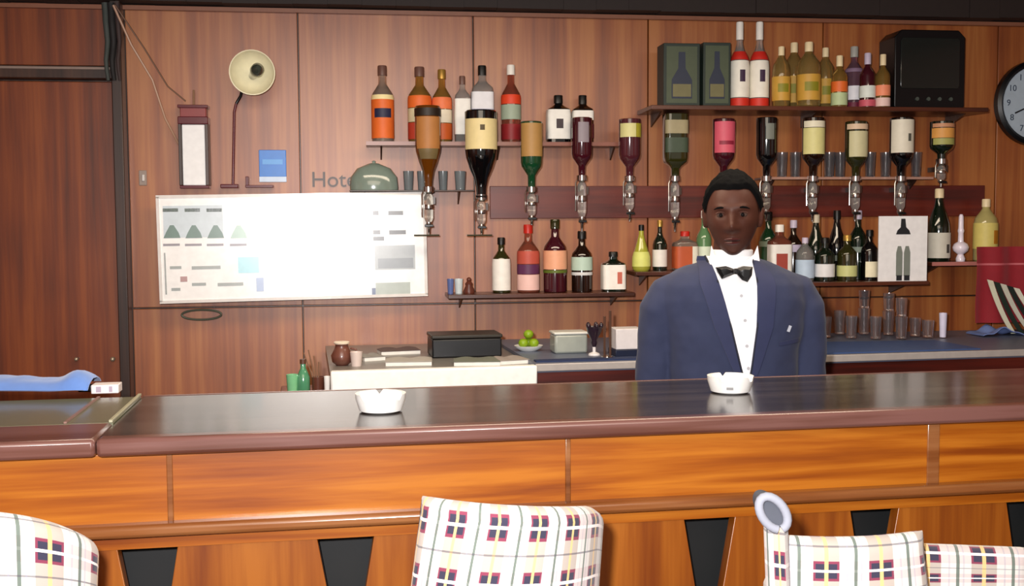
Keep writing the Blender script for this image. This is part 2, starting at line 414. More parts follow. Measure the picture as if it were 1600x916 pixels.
# ---------------------------------------------------------------- bottles
G = lambda n, c, r=.08: pm('glass_'+n, c, r, trans=.0, coat=1, coat_rough=.03)      # full, dark-looking bottles
T = lambda n, c: pm('tglass_'+n, c, .03, trans=.85, ior=1.4)
dgreen = G('dark_green', '#0E1A10'); dbrown = G('dark_brown', '#1C0E08'); black_g = G('black', '#08080A'); maroon_g = G('maroon', '#3C0F1A'); olive_g = G('olive', '#2A2A10')
green_g = G('green', '#123E24'); amber = T('amber', (.85, .5, .12)); gold = T('gold', (.9, .62, .2)); clear = T('clear', (.93, .93, .9)); pale = T('pale', (.85, .75, .65)); reddish = T('red', (.7, .22, .14)); violet = T('violet', (.55, .3, .42))
def LM(c): return pm('label_'+c.strip('#'), c, .55)
CREAM, WHITE_, ORANGE, REDC, NAVY, BLACKC, GOLDC, OLIVE, PINK, GREYG, TAN = '#D8CCA4', '#EDEBE4', '#E06A28', '#C8281C', '#1E2040', '#0E0C0C', '#C89A3C', '#8A8420', '#C85868', '#9AA894', '#A87840'
def profile(style, r, h):
    if style == 'round': return [(r*.9, 0), (r, .01*h), (r, .58*h), (r*.93, .64*h), (r*.62, .71*h), (r*.36, .77*h), (r*.32, .95*h), (r*.36, .952*h), (r*.36, h)]
    if style == 'champagne': return [(r*.92, 0), (r, .015*h), (r, .45*h), (r*.95, .53*h), (r*.72, .65*h), (r*.45, .76*h), (r*.33, .86*h), (r*.3, .95*h), (r*.36, .955*h), (r*.34, h)]
    if style == 'square': return [(r*.93, 0), (r, .01*h), (r, .66*h), (r*.93, .72*h), (r*.5, .78*h), (r*.34, .82*h), (r*.32, h)]
    if style == 'squat': return [(r*.9, 0), (r, .02*h), (r, .60*h), (r*.9, .70*h), (r*.5, .80*h), (r*.32, .85*h), (r*.30, h)]
    if style == 'tall': return [(r*.93, 0), (r, .01*h), (r, .52*h), (r*.85, .60*h), (r*.5, .68*h), (r*.33, .76*h), (r*.29, .96*h), (r*.33, h)]
    if style == 'teardrop': return [(r*.8, 0), (r, .05*h), (r*.97, .3*h), (r*.7, .5*h), (r*.4, .7*h), (r*.28, .8*h), (r*.26, h)]
def bottle(s, z, off, h, wd, style, body, cap, bands, label, group, name='liquor_bottle', inv=False, capf=.12, rz=0, neckband=None):
    """bands: (f0, f1, colour[, a0, a1]) fractions of the height as it stands on its base"""
    r = wd/2; e = 5.0 if style == 'square' else 2.0
    if style == 'square': sx, sy = 1, .85
    else: sx = sy = 1
    t = thing(name, label, 'bottle', W.pos(s, off, z), W.a+rz, group)
    if inv:
        h0 = h
    prof = profile(style, r, h)
    def tr(m):
        if inv: m.v = [(x, y, h-zz) for x, y, zz in m.v]; m.f = [tuple(reversed(f)) for f in m.f]
        return m
    tr(MB().lathe(prof, 36, e=e, sx=sx, sy=sy)).build('glass_body', body, t)
    if cap is not None and not inv:
        rc = prof[-1][0]*1.18
        MB().lathe([(rc, h*(1-capf)), (rc, h*.995), (rc*.9, h*1.01)], 18, e=2 if e == 2 else 3).build('cap', cap, t)
    def rad(f):
        zz = f*h
        for (ra, za), (rb, zb) in zip(prof, prof[1:]):
            if za <= zz <= zb: return ra+(rb-ra)*(zz-za)/max(zb-za, 1e-6)
        return prof[-1][0]
    for bd in bands:
        f0, f1, c = bd[:3]; a0, a1 = (bd[3], bd[4]) if len(bd) > 3 else (-112, 112)
        k = bd[5] if len(bd) > 5 else .0016
        tr(MB().arc(0, f0*h, f1*h, a0, a1, e=e, sx=sx, sy=sy, fn=lambda zz, k=k: rad(zz/h)+k)).build('label' if k < .002 else 'label_mark', LM(c), t)
    return t
def std(px, ytop, wpx, Zs, off, style, body, cap, bands, label, group, **kw):
    s, zt_ = W.px(px, ytop, off); mpp = (W.pos(s, off, 0)[1])/FPX
    return bottle(s, Zs, off, zt_-Zs, wpx*mpp, style, body, cap, bands, label, group, **kw)
wcap = pm('white_cap', '#F2EEE4', .4); bcap = pm('black_cap', '#0A0A0A', .4); rcap = pm('red_cap', '#C02418', .4); gcap = pm('gold_cap', '#B08A40', .3, metal=.5); ccap = pm('cream_cap', '#F0DCB0', .4); lcap = pm('lilac_cap', '#C8BCD0', .4); brcap = pm('brown_cap', '#6A4A40', .4)
g1 = 'bottles on the thin shelf above the white board'
std(597, 104, 34, Z1, .058, 'round', pale, brcap, [(.05, .56, ORANGE), (.56, .62, '#F2E2A8'), (.32, .44, NAVY, -45, 45, .0024)], 'clear bottle with orange label and navy mark, first on the thin shelf', g1)
std(655, 106, 36, Z1, .058, 'round', amber, brcap, [(.46, .62, ORANGE), (.27, .45, CREAM), (.04, .26, '#B8402C')], 'bottle with orange, cream and red bands behind the amber inverted bottle', g1)
std(690, 110, 30, Z1, .058, 'round', amber, gcap, [(.46, .62, '#E87848'), (.27, .45, '#E4D8C0'), (.04, .26, '#C85A20')], 'orange-banded bottle second of its pair on the thin shelf', g1)
std(722, 120, 24, Z1, .075, 'square', clear, brcap, [(.12, .66, WHITE_)], 'square white-labelled bottle in front of the board shelf pair', g1)
std(753, 104, 34, Z1, .058, 'square', clear, bcap, [(.10, .66, '#E4E4E8'), (.40, .44, '#B8B8C8', -60, 60, .0024)], 'white-labelled dark-capped bottle behind the dark champagne bottle', g1)
std(798, 103, 30, Z1, .058, 'round', reddish, wcap, [(.50, .62, '#D8401C'), (.30, .49, GREYG), (.04, .24, '#8A1C20')], 'bottle with red top band, grey-green label and white cap', g1)
std(872, 150, 36, Z1, .058, 'square', black_g, bcap, [(.08, .70, WHITE_), (.30, .50, '#3A2C30', -16, 16, .0026)], 'short square black bottle with large white label on the thin shelf', g1, capf=.16)
std(910, 150, 32, Z1, .058, 'square', dbrown, bcap, [(.48, .68, WHITE_), (.10, .40, '#5A1826')], 'black-capped bottle with white neck band behind the fourth inverted bottle', g1, capf=.18)
g2 = 'bottles on the top shelf'
for px_, lb in ((1156, 'clear bottle with red shoulder and white label beside the dark cartons'), (1187, 'clear bottle with red shoulder and white label beside the amber bottles')):
    std(px_, 36, 29, Z2, .14, 'tall', clear, wcap, [(.56, .66, REDC), (.12, .55, '#EFEBDD'), (.01, .11, '#D03020'), (.30, .44, '#3A2440', -16, 16, .0024)], lb, g2, capf=.2)
for px_, yt, wd_, lb in ((1221, 74, 27, 'amber bottle with cream cap standing next to the red-shouldered pair'), (1241, 68, 32, 'second amber cream-capped bottle of the golden four'), (1264, 67, 36, 'widest amber bottle with olive label mark among the golden four'), (1290, 76, 28, 'last amber cream-capped bottle of the golden four')):
    std(px_, yt, wd_, Z2, .19 if px_ in (1221, 1264) else .08, 'squat', gold, ccap, [(.10, .50, GOLDC), (.24, .38, OLIVE, -40, 30, .0024)], lb, g2, capf=.14)
std(1312, 88, 24, Z2, .19, 'round', amber, ccap, [(.30, .50, ORANGE), (.04, .28, '#B8C898')], 'small orange bottle with cream cap and pale green base label', g2, capf=.2)
std(1335, 74, 28, Z2, .08, 'round', violet, pm('grey_cap', '#A8A8A0', .4), [(.16, .38, '#F4F2FA'), (.02, .12, '#6A1030'), (.60, .66, '#8A7088')], 'violet-grey bottle with bright white label beneath its grey cap', g2, capf=.16)
std(1356, 84, 24, Z2, .19, 'round', maroon_g, lcap, [(.18, .40, '#DCE4DC'), (.02, .14, PINK)], 'dark maroon bottle with pale cap and pink base band', g2, capf=.2)
std(1380, 86, 22, Z2, .20, 'round', amber, ccap, [(.22, .42, '#F0906A'), (.02, .18, '#E8C8C0')], 'orange-brown bottle with cream cap against the black television', g2, capf=.2)
# gift cartons
gc = 'dark gift cartons on the top shelf'
for a_, b_, yt, lb in ((1037, 1094, 67, 'wide dark green bottle carton at the start of the top shelf'), (1099, 1142, 66, 'narrower dark green bottle carton beside the red-shouldered bottles')):
    s0, z = W.px(a_, yt, .2); s1, _ = W.px(b_, yt, .2)
    t = thing('bottle_carton', lb, 'carton', W.pos((s0+s1)/2, .15, Z2), W.a, gc); w_ = s1-s0; h = z-Z2
    MB().box((0, 0, h/2), (w_, .10, h)).build('box', pm('dark_green_card', '#24302A', .5), t, bevel=.002)
    MB().box((0, -.0505, h*.5), (w_*.84, .001, h*.9)).build('front_print', pm('olive_card', '#48523E', .5), t)
    MB().prism([(-w_*.28, h*.12), (w_*.28, h*.12), (w_*.28, h*.42), (w_*.1, h*.60), (w_*.09, h*.86), (-w_*.09, h*.86), (-w_*.1, h*.60), (-w_*.28, h*.42)], -.052, -.051).build('printed_bottle', pm('print_bluegrey', '#262E40', .5), t)
    MB().box((0, -.0525, h*.25), (w_*.5, .001, h*.2)).build('printed_label', pm('print_olive', '#6E6A48', .5), t)
# television
s0, zt_ = W.px(1398, 46, .15); s1, _ = W.px(1508, 46, .15)
tv = thing('television', 'black box television at the end of the top shelf', 'television', W.pos((s0+s1)/2, .055, Z2), W.a); w_ = s1-s0; h = zt_-Z2
MB().prism([(-w_/2+.012, 0), (w_/2-.012, 0), (w_/2, .012), (w_/2, h-.03), (w_/2-.03, h), (-w_/2+.03, h), (-w_/2, h-.03), (-w_/2, .012)], -.10, .045).build('casing', black, tv, bevel=.004)
MB().prism([(-w_*.40, h*.26), (w_*.40, h*.26), (w_*.42, h*.30), (w_*.42, h*.86), (w_*.40, h*.9), (-w_*.40, h*.9), (-w_*.42, h*.86), (-w_*.42, h*.30)], -.104, -.1).build('screen', pm('dark_screen', '#1A201E', .15, coat=.6), tv, bevel=.003)
for k in range(4): MB().lathe([(.008, 0), (.008, .006)], 12, M=Matrix.Rotation(R(90), 4, 'X'), c=(-w_*.18+k*w_*.16, -.1, h*.13)).build('control_knob', pm('grey_knob', '#4A524C', .4), tv)
g4 = 'standing bottles on the lower shelf'
std(783, 372, 28, Z4, .10, 'round', olive_g, bcap, [(.05, .62, WHITE_)], 'slim bottle with tall white label, first on the lower shelf', g4)
std(825, 352, 34, Z4, .10, 'round', reddish, rcap, [(.28, .42, '#5A2A50'), (.04, .27, '#E8C0B8'), (.43, .62, '#B85040')], 'pink and red labelled bottle second on the lower shelf', g4)
std(867, 344, 36, Z4, .10, 'round', maroon_g, olive_g, [(.32, .58, '#E8A884'), (.27, .31, '#5A6A20')], 'bottle with peach label and dark red base, middle of the lower shelf', g4)
std(909, 362, 32, Z4, .10, 'round', dbrown, bcap, [(.36, .58, '#B8D0C0'), (.28, .33, '#D8D8D8')], 'dark bottle with painted pale green highlight, fourth on the lower shelf', g4)  # pale green band paints the highlight on the glass
std(958, 394, 36, Z4, .10, 'square', dgreen, bcap, [(.06, .68, '#F2EEE6'), (.2, .5, '#C86A58', 10, 30, .0026)], 'short square bottle with white label, last on the lower shelf', g4)
g5 = 'bottles on the short shelf behind the barman'
std(1002, 352, 28, Z5, .10, 'teardrop', pm('yellowgreen_glass', '#A8A83C', .1, coat=1), bcap, [(.1, .42, '#D8DC78')], 'bottle with yellow-green label and black cap near the barman', g5)
std(1031, 345, 22, Z5, .08, 'tall', dgreen, gcap, [(.08, .42, '#E8E4DC')], 'thin dark bottle with white label near the barman', g5)
std(1070, 362, 37, Z5, .09, 'square', pale, rcap, [(.06, .62, '#B8542C'), (.06, .62, '#E8E6D4', 22, 70, .0024)], 'square bottle with rust and white label by his collar', g5)
std(1100, 330, 24, Z5, .07, 'tall', pm('pale_green_glass', '#5C8458', .1, coat=1), wcap, [(.06, .4, '#DCE8D0')], 'pale green bottle with white base label beside his ear', g5)
g6 = 'bottles crowded on the shelf beside the barman'
cr = [(1201, 332, 28, .055, 'round', green_g, bcap, [(.5, .58, '#7A8A78')], 'dark green bottle closest to his ear on the crowded shelf'),
 (1218, 352, 34, .135, 'square', reddish, wcap, [(.05, .66, '#EAE8E0'), (.05, .5, '#A04438', -30, 24, .0026)], 'square bottle with white and red picture label by his shoulder'),
 (1240, 345, 26, .055, 'round', dbrown, lcap, [(.48, .60, '#C0B4CC')], 'brown bottle with lilac band in the crowded rear row'),
 (1258, 372, 28, .135, 'squat', clear, lcap, [(.08, .5, '#B8CCE0')], 'small clear bottle with pale blue label on the crowded shelf'),
 (1275, 336, 28, .055, 'champagne', dgreen, pm('foil', '#D8CCB0', .4), [(.3, .38, '#7E8478')], 'champagne-shaped bottle with pale foil cap in the crowd'),
 (1289, 372, 30, .135, 'round', dgreen, bcap, [(.10, .4, '#E4E4E4')], 'dark green bottle with white label low on the crowded shelf'),
 (1308, 330, 28, .055, 'champagne', black_g, bcap, [(.28, .36, '#50584C')], 'black champagne-shaped bottle in the middle of the crowd'),
 (1324, 368, 30, .135, 'round', olive_g, gcap, [(.10, .34, '#C8CC88')], 'olive bottle with pale yellow label on the crowded shelf'),
 (1341, 330, 28, .055, 'round', dgreen, lcap, [(.40, .48, '#808C80')], 'dark bottle with grey collar band behind the olive one'),
 (1359, 360, 26, .135, 'round', black_g, bcap, [(.07, .38, '#F0E8C8', -50, 50)], 'black bottle with narrow cream label beside the white card')]
for a in cr: std(a[0], a[1], a[2], Z6, a[3], a[4], a[5], a[6], a[7], a[8], g6)
g7 = 'bottles on the end shelf'
std(1468, 296, 34, Z7, .10, 'champagne', dgreen, ccap, [(.05, .40, '#D8D4C4'), (.12, .24, '#4A4640', 14, 34, .0026)], 'dark bottle with cream label and cap beside the white card', g7)
std(1541, 312, 36, Z7, .10, 'squat', pm('yellow_liqueur', '#B0A468', .12, coat=1), ccap, [(.2, .62, '#D8C870'), (.28, .5, '#B87820', 10, 40, .0026)], 'yellow-labelled bottle with cream cap behind the red cloth', g7)
# ornament
s, z = W.px(1502, 335, .12)
t = thing('candlestick', 'small white turned ornament between two bottles on the end shelf', 'ornament', W.pos(s, .12, Z7), W.a); h = z-Z7
MB().lathe([(.018, 0), (.02, .012*1), (.012, .03), (.03, .045), (.034, .06), (.028, .075), (.012, .085), (.011, h*.6), (.014, h*.65), (.011, h*.7), (.010, h*.95), (.006, h)], 20).build('stem', pm('white_porcelain', '#EFE4F0', .25, coat=.5), t)
# white card with printed bottle shapes
s0, zt_ = W.px(1374, 338, .225); s1, _ = W.px(1450, 338, .225)
t = thing('display_card', 'white card with dark printed bottle shapes on the crowded shelf', 'card', W.pos((s0+s1)/2, .22, Z6), W.a); w_ = s1-s0; h = zt_-Z6
MB().box((0, 0, h/2), (w_, .006, h)).build('card_sheet', pm('card_white', '#F4F4F4', .5), t)
ink = pm('print_dark', '#23262A', .5); ink2 = pm('print_grey', '#7E857C', .5)
MB().prism([(-.032, h*.72), (.032, h*.72), (.026, h*.78), (.012, h*.83), (.008, h*.96), (-.010, h*.96), (-.012, h*.83), (-.026, h*.78)], -.0045, -.0035).build('printed_cap', ink, t)
for x in (-.016, .018):
    MB().prism([(x-.014, h*.08), (x+.014, h*.08), (x+.014, h*.44), (x+.007, h*.54), (x-.007, h*.54), (x-.014, h*.44)], -.0045, -.0035).build('printed_bottle', ink2, t)
    MB().box((x, -.0045, h*.05), (.024, .001, h*.08)).build('printed_base', ink, t)

# inverted bottles on optics
def optic(px, ytop, wpx, off, style, body, bands, blabel, olabel, yneck=283, yend=346, plate=False):
    s, zt_ = W.px(px, ytop, off); zn = W.px(px, yneck, off)[1]; ze = W.px(px, yend, off)[1]
    mpp = W.pos(s, off, 0)[1]/FPX
    bottle(s, zn, off, zt_-zn, wpx*mpp, style, body, None, bands, blabel, 'inverted bottles on the optics', inv=True)
    t = thing('optic_dispenser', olabel, 'optic', W.pos(s, off, zn), W.a, 'optic measures under the inverted bottles')
    H = zn-ze
    MB().lathe([(.012, .022), (.0225, .02), (.0225, 0), (.014, -.004), (.010, -.008)][::-1], 18).build('collar', chrome, t)
    MB().lathe([(.012, -.008), (.019, -.02), (.019, -H*.62), (.012, -H*.72)][::-1], 18).build('measure_chamber', clear, t)
    MB().lathe([(.0195, -H*.30), (.0205, -H*.34), (.0205, -H*.40), (.0195, -H*.42)][::-1], 18).build('chamber_band', chrome, t)
    MB().lathe([(.013, -H*.71), (.014, -H*.78), (.006, -H*.86), (.005, -H)][::-1], 14).build('spout', chrome, t)
    MB().box((0, -.016, -H*.80), (.034, .006, .010)).build('push_bar', black, t, bevel=.002)
    m = MB(); m.box((.024, off/2-.006, -H*.2), (.006, off-.012, .02)); m.box((.022, 0, -H*.2), (.008, .012, .03))
    m.build('wall_bracket', dark_wood, t)
    m = MB(); m.tube([(-.018, 0, .01), (-.026, 0, -.01), (-.026, 0, -H*.6)], .003, 8); m.build('side_rod', chrome, t)
    if plate: MB().box((-.01, 0, -H-.004), (.10, .05, .006)).build('drip_plate', olive_g, t, bevel=.001)
optic(668, 166, 40, .185, 'champagne', G('amberdark', '#5A3008'), [(.03, .12, '#20140A'), (.13, .50, '#A8703A', -60, 60), (.5, .62, '#6A5A38', -50, 50)], 'amber inverted bottle with tan label, first of the row', 'optic with white collar and drip plate under the amber bottle', 300, 366, True)
optic(751, 173, 50, .19, 'champagne', black_g, [(.10, .44, '#DCCB94', -75, 75), (.17, .23, '#4A3A14', -8, 8, .0028)], 'fat black inverted bottle with large cream label', 'chrome optic and drip plate under the fat black bottle', 312, 366, True)
optic(830, 190, 34, .165, 'round', green_g, [(.03, .50, '#A88048', -70, 70)], 'green inverted bottle with tan label', 'optic under the green inverted bottle', 300, 352)
optic(909, 184, 32, .165, 'round', maroon_g, [(.08, .40, '#8A8088', -30, 30)], 'maroon inverted bottle below the white-banded bottle', 'optic under the maroon inverted bottle', 282, 362)
optic(984, 186, 34, .165, 'round', G('plum', '#4A2028'), [(.08, .30, '#CFCB8C', -70, 20), (.08, .30, '#A8A030', 22, 70)], 'plum inverted bottle with yellow-green base label', 'optic under the plum inverted bottle')
optic(1055, 178, 36, .165, 'square', olive_g, [(.10, .30, '#9A9070', -60, 60), (.36, .58, '#3C4A3A', -60, 60)], 'dark olive square inverted bottle under the cartons', 'optic under the dark olive inverted bottle', 283, 362)
optic(1131, 186, 34, .165, 'round', maroon_g, [(.05, .55, '#D0586C', -70, 70), (.36, .42, '#8A2038', -40, 40, .0026)], 'inverted bottle with pink label above the head of the barman', 'optic under the pink-labelled bottle')
optic(1198, 184, 32, .165, 'round', black_g, [(.1, .35, '#787C74', -24, 24)], 'black inverted bottle with painted silver highlight', 'optic under the black inverted bottle')  # narrow grey band is a silver glint put into colour
optic(1271, 184, 34, .165, 'round', dbrown, [(.06, .16, '#E8E2C8', -75, 75), (.17, .58, '#DAD490', -80, 70)], 'inverted bottle with pale yellow label below the amber bottles', 'optic under the pale yellow labelled bottle')
optic(1338, 190, 34, .165, 'round', olive_g, [(.05, .14, '#DCBFA0', -75, 75), (.17, .60, '#CCC69C', -60, 75)], 'inverted bottle with buff label and peach base band', 'optic under the buff labelled bottle')
optic(1409, 184, 36, .165, 'round', black_g, [(.04, .56, '#E6E0CC', -80, 80), (.26, .38, '#5A5A50', 6, 22, .0026)], 'inverted bottle with large off-white label below the television', 'optic under the off-white labelled bottle')
optic(1472, 190, 36, .165, 'round', dgreen, [(.06, .15, '#C8906A', -75, 75), (.17, .40, '#E0A050', -80, 75), (.41, .56, '#A8A860', -70, 70)], 'inverted bottle with orange and yellow label, last of the row', 'optic under the orange labelled bottle', 256, 292)

# ---------------------------------------------------------------- drinking glasses
def tumbler(loc, r, h, label, group, mat=glass, rz=0, inv=False, name='drinking_glass', stem=False):
    if stem: prof = [(r*.8, 0), (r*.8, .003), (r*.12, .006), (r*.1, h*.4), (r*.6, h*.5), (r, h*.72), (r*.85, h), (r*.82, h), (r*.94, h*.72), (r*.5, h*.52), (.0008, h*.47)]
    else: prof = [(r*.78, 0), (r*.80, .002), (r, h), (r-.0022, h), (r*.80-.0022, .009), (.0006, .008)]
    if inv: prof = [(a, h-b) for a, b in prof][::-1]
    m = MB().lathe(prof, 20, caps=False)
    n = 20
    if not inv: m.f.append(tuple(range(n))[::-1])
    else: m.f.append(tuple(range((len(prof)-1)*n, len(prof)*n)))
    o = m.build(name, mat, None, loc, rz); return tag(o, label, 'glass', group)
gg = 'tumblers on the narrow shelf between the inverted bottles'
for i, (p, lb) in enumerate(((1222, 'tumbler on the narrow shelf beside the black inverted bottle'), (1243, 'tumbler on the narrow shelf left of the pale yellow label'), (1296, 'bright tumbler on the narrow shelf past the pale yellow label'), (1313, 'tumbler on the narrow shelf before the buff labelled bottle'),
    (1360, 'tumbler on the narrow shelf after the buff labelled bottle'), (1384, 'tumbler on the narrow shelf before the off-white labelled bottle'), (1432, 'tumbler on the narrow shelf beyond the off-white labelled bottle'))):
    s, z = W.px(p, 238, .055); tumbler(W.pos(s, .055, Z3), .024, z-Z3, lb, gg, smoke_glass)
gb = 'drinking glasses on the blue mat'
row = [(1290, 527, .085, 'nearest the shoulder of the barman'), (1312, 522, .10, 'second from the barman'), (1330, 528, .09, 'third from the barman'), (1350, 522, .11, 'rear one under the stacked glass at the barman side'),
       (1368, 529, .09, 'front one below the two-tier stack'), (1388, 523, .10, 'tall one below the middle stacked glass'), (1408, 529, .09, 'below the last stacked glass'), (1430, 525, .075, 'low one beyond the stack'), (1450, 527, .07, 'low one before the last glass')]
for p, y_, h_, lb in row:
    x, y = hpx(p, y_, KZ+.004); y = min(y, W.y0+W.t*x-.08)
    tumbler((x, y, KZ+.004), .025, h_, 'clear glass on the blue mat, '+lb, gb)
for p, lb in ((1352, 'upper glass of the stack nearest the barman'), (1386, 'upper glass in the middle of the stack'), (1409, 'upper glass at the far end of the stack')):
    src = {1352: 3, 1386: 5, 1409: 6}[p]; q = row[src]
    x, y = hpx(q[0], q[1], KZ+.004); y = min(y, W.y0+W.t*x-.08)
    tumbler((x, y, KZ+.0045+q[2]), .024, .075, lb, 'stacked upper glasses')
x, y = hpx(1473, 527, KZ+.004)
tumbler((x, y, KZ+.004), .016, .10, 'slim milky-white glass standing alone at the end of the blue mat', gb, pm('milky_glass', '#DCD8F0', .2, coat=.5))
# glasses above the board
s, z = W.px(584, 252, .06)
t = thing('glass_dish_cover', 'low grey-green glass dome on the short shelf above the white board', 'glass dome', W.pos(s, .06, Z8), W.a)
hh = z-Z8
MB().lathe([(.096, 0), (.098, .01), (.094, hh*.45), (.068, hh*.75), (.02, hh*.92), (.006, hh*.94), (.008, hh), (.002, hh*1.02)], 28).build('dome', pm('grey_green_glass', '#7A8A80', .12, coat=1), t); t.scale = (1, .5, 1)
for p_, r_, lb in ((638, .022, 'grey glass right beside the glass dome on the short shelf'), (659, .020, 'grey glass behind the amber inverted bottle on the short shelf'), (692, .020, 'grey glass just past the amber inverted bottle on the short shelf'), (718, .022, 'grey glass next to the fat black inverted bottle on the short shelf')):
    s2, _ = W.px(p_, 262, .055)
    tumbler(W.pos(s2, .055, Z8), r_, .078, lb, 'small glasses above the white board', pm('grey_glass', '#6C7478', .1, coat=1))
tumbler(W.pos(s2, .09, Z8), .024, .075, 'small grey glass beside the glass dome on the short shelf', 'small glasses above the white board', pm('grey_glass', '#7C8488', .1, coat=1))

# ---------------------------------------------------------------- things on the left of the back wall
# white menu board
BF = Frame(W.y0-.06/W.c, .165)
cxy = (BF.px(252, 312)[0], BF.px(664, 468)[0])
s0 = BF.px(250, 390)[0]; s1 = BF.px(664, 390)[0]; z0 = BF.px(460, 466)[1]; z1 = BF.px(460, 305)[1]
bd = thing('menu_board', 'large glossy white price board with small bottle pictures on the wall', 'board', BF.pos((s0+s1)/2, .0, (z0+z1)/2), BF.a)
bd.rotation_euler = (0, R(-.7), BF.a)
w_, h_ = s1-s0, z1-z0
gloss = pm('glossy_white', '#F4F4F2', .3, coat=1, coat_rough=.28)
MB().box((0, 0, 0), (w_, .03, h_)).build('board_panel', gloss, bd, bevel=.003)
m = MB()
for zz in (-h_/2, h_/2): m.box((0, -.001, zz), (w_+.012, .036, .012))
for xx in (-w_/2, w_/2): m.box((xx, -.001, 0), (.012, .036, h_))
m.build('board_frame', pm('pale_frame', '#E0DCD8', .3, coat=.6), bd)
def bp(px, py):
    s, z = BF.px(px, py); return s-(s0+s1)/2, z-(z0+z1)/2-(s-(s0+s1)/2)*math.tan(R(.7))
def bshape(name, x0_, y0_, x1_, y1_, c, y=-.0165):
    a, b = bp(x0_, y0_), bp(x1_, y1_)
    MB().box(((a[0]+b[0])/2, y, (a[1]+b[1])/2), (abs(b[0]-a[0]), .001, abs(b[1]-a[1]))).build(name, pm('print_'+c.strip('#'), c, .35, coat=1, coat_rough=.25), bd)
bshape('picture_band', 256, 322, 350, 370, '#C6D4DC')
for x in (270, 304, 338, 374):
    a = bp(x, 372); k = .0028
    MB().prism([(a[0]-.032, a[1]), (a[0]+.032, a[1]), (a[0]+.026, a[1]+.02), (a[0]+.008, a[1]+.05), (a[0]-.006, a[1]+.05), (a[0]-.022, a[1]+.022)], -.0178, -.017).build('printed_trophy', pm('print_teal_grey', '#5C7A6E', .35, coat=1, coat_rough=.25) if x < 360 else pm('print_teal_pale', '#A8C8BC', .35, coat=1, coat_rough=.25), bd)
    bshape('caption', x-14, 381, x+12, 384, '#8E8890')
    if x < 350: bshape('top_mark', x-14, 326, x+10, 331, '#7A8C80')
bshape('side_rule', 257, 395, 261, 460, '#9AA09E')
for a, b, c in ((266, 284, 418), (300, 345, 418), (300, 322, 444), (340, 380, 444), (268, 282, 452)): bshape('text_line', a, c-2, b, c+2, '#9CA4A2')
bshape('red_mark', 282, 432, 293, 440, '#B08A88'); bshape('blue_patch', 372, 402, 405, 426, '#A8E0EE'); bshape('blue_mark', 400, 434, 412, 455, '#A8BCE0')
for x0_, x1_, y_ in ((583, 592, 333), (607, 630, 333), (583, 594, 363), (608, 634, 363), (583, 600, 373)): bshape('text_line', x0_, y_-3, x1_, y_+3, '#3A3838')
bshape('printed_photo', 585, 384, 648, 420, '#A4ACB0', -.0168); bshape('printed_photo_shade', 590, 404, 645, 418, '#80888E', -.0178)
bshape('printed_photo', 586, 442, 640, 462, '#A8B4AC'); bshape('blue_mark', 580, 450, 586, 462, '#58688C')
# lettering
s, z = W.px(486, 292)
o = text_mesh('wall_lettering', 'Hotel', .088, .003, pm('letter_grey', '#4A3E3C', .4), None, W.pos(s, .008, z), (R(90), 0, W.a))
tag(o, 'dark raised lettering reading Hotel on the wall above the white board', 'lettering')
# wall lantern
s, z = W.px(305, 290, .06); z2 = W.px(305, 165, .06)[1]; H = z2-z
t = thing('wall_lantern', 'tall white panel lantern with maroon cap on the wall', 'lantern', W.pos(s, .05, z), W.a)
MB().box((0, 0, H*.38), (.088, .05, H*.76)).build('white_panel', pm('lantern_white', '#F2F4F6', .35, coat=.3), t, bevel=.003)
mr = pm('maroon_lacquer', '#5A1420', .3, coat=.5)
for x in (-.051, .051): MB().box((x, -.001, H*.40), (.013, .06, H*.80)).build('side_rail', dark_wood, t, bevel=.002)
MB().box((0, 0, H*.81), (.116, .068, .03)).build('cap_ledge', mr, t, bevel=.003)
MB().box((0, .004, H*.90), (.10, .05, .05)).build('cap_block', pm('lantern_red', '#8A3A3A', .35), t, bevel=.003)
MB().box((0, 0, H*.985), (.116, .064, .012)).build('cap_top', mr, t, bevel=.002)
MB().box((0, 0, -.006), (.112, .06, .012)).build('foot', mr, t, bevel=.002)
MB().tube([(0, 0, H*.99), (0, .01, H*1.2)], .004, 8).build('top_rod', pm('grey_rod', '#8C6A50', .4), t)
# dish lamp
s, z = W.px(392, 112, .16)
t = thing('dish_lamp', 'round cream dish lamp on thin maroon stem beside the lantern', 'lamp', W.pos(s, .0, z), W.a)
Mx = Matrix.Translation((0, -.12, 0)) @ Matrix.Rotation(R(90), 4, 'X') @ Matrix.Rotation(R(8), 4, 'Y')
MB().lathe([(.02, -.06), (.05, -.045), (.078, -.015), (.088, .02), (.084, .021), (.074, -.01), (.046, -.038), (.015, -.05)], 36, M=Mx).build('dish_shade', pm('cream_enamel', '#F0EAC8', .35, coat=.3), t)
Mb = Matrix.Translation((.014, -.13, .002)) @ Matrix.Rotation(R(80), 4, 'X') @ Matrix.Rotation(R(18), 4, 'Y')
MB().lathe([(.016, -.05), (.018, -.01), (.026, .02), (.024, .045), (.010, .06)], 18, M=Mb, ).build('bulb', pm('dark_bulb', '#3A4038', .12, coat=1), t)
pts = [W.px(p, q, .03) for p, q in ((384, 128), (376, 150), (369, 162), (366, 175), (364, 288))]
path = [(pts[0][0]-s, -.075, pts[0][1]-z)]+[(a-s, -.03, b-z) for a, b in pts[1:]]
MB().tube(path[:3], .006, 10).build('swivel_arm', black, t)
MB().tube(path[2:], .0055, 10).build('stem', mr, t)
MB().box((path[-1][0]-.012, -.03, path[-1][2]-.008), (.07, .045, .016)).build('base', mr, t, bevel=.003)
o = MB()
s3, z3 = W.px(394, 290, .03)
o.box((.03, 0, -.004), (.11, .04, .010)); o.box((-.018, 0, .016), (.012, .03, .04))
o = o.build('wall_clip', mr, None, W.pos(s3, .032, z3), W.a, bevel=.002); tag(o, 'small maroon clip bracket under the blue sign', 'bracket')
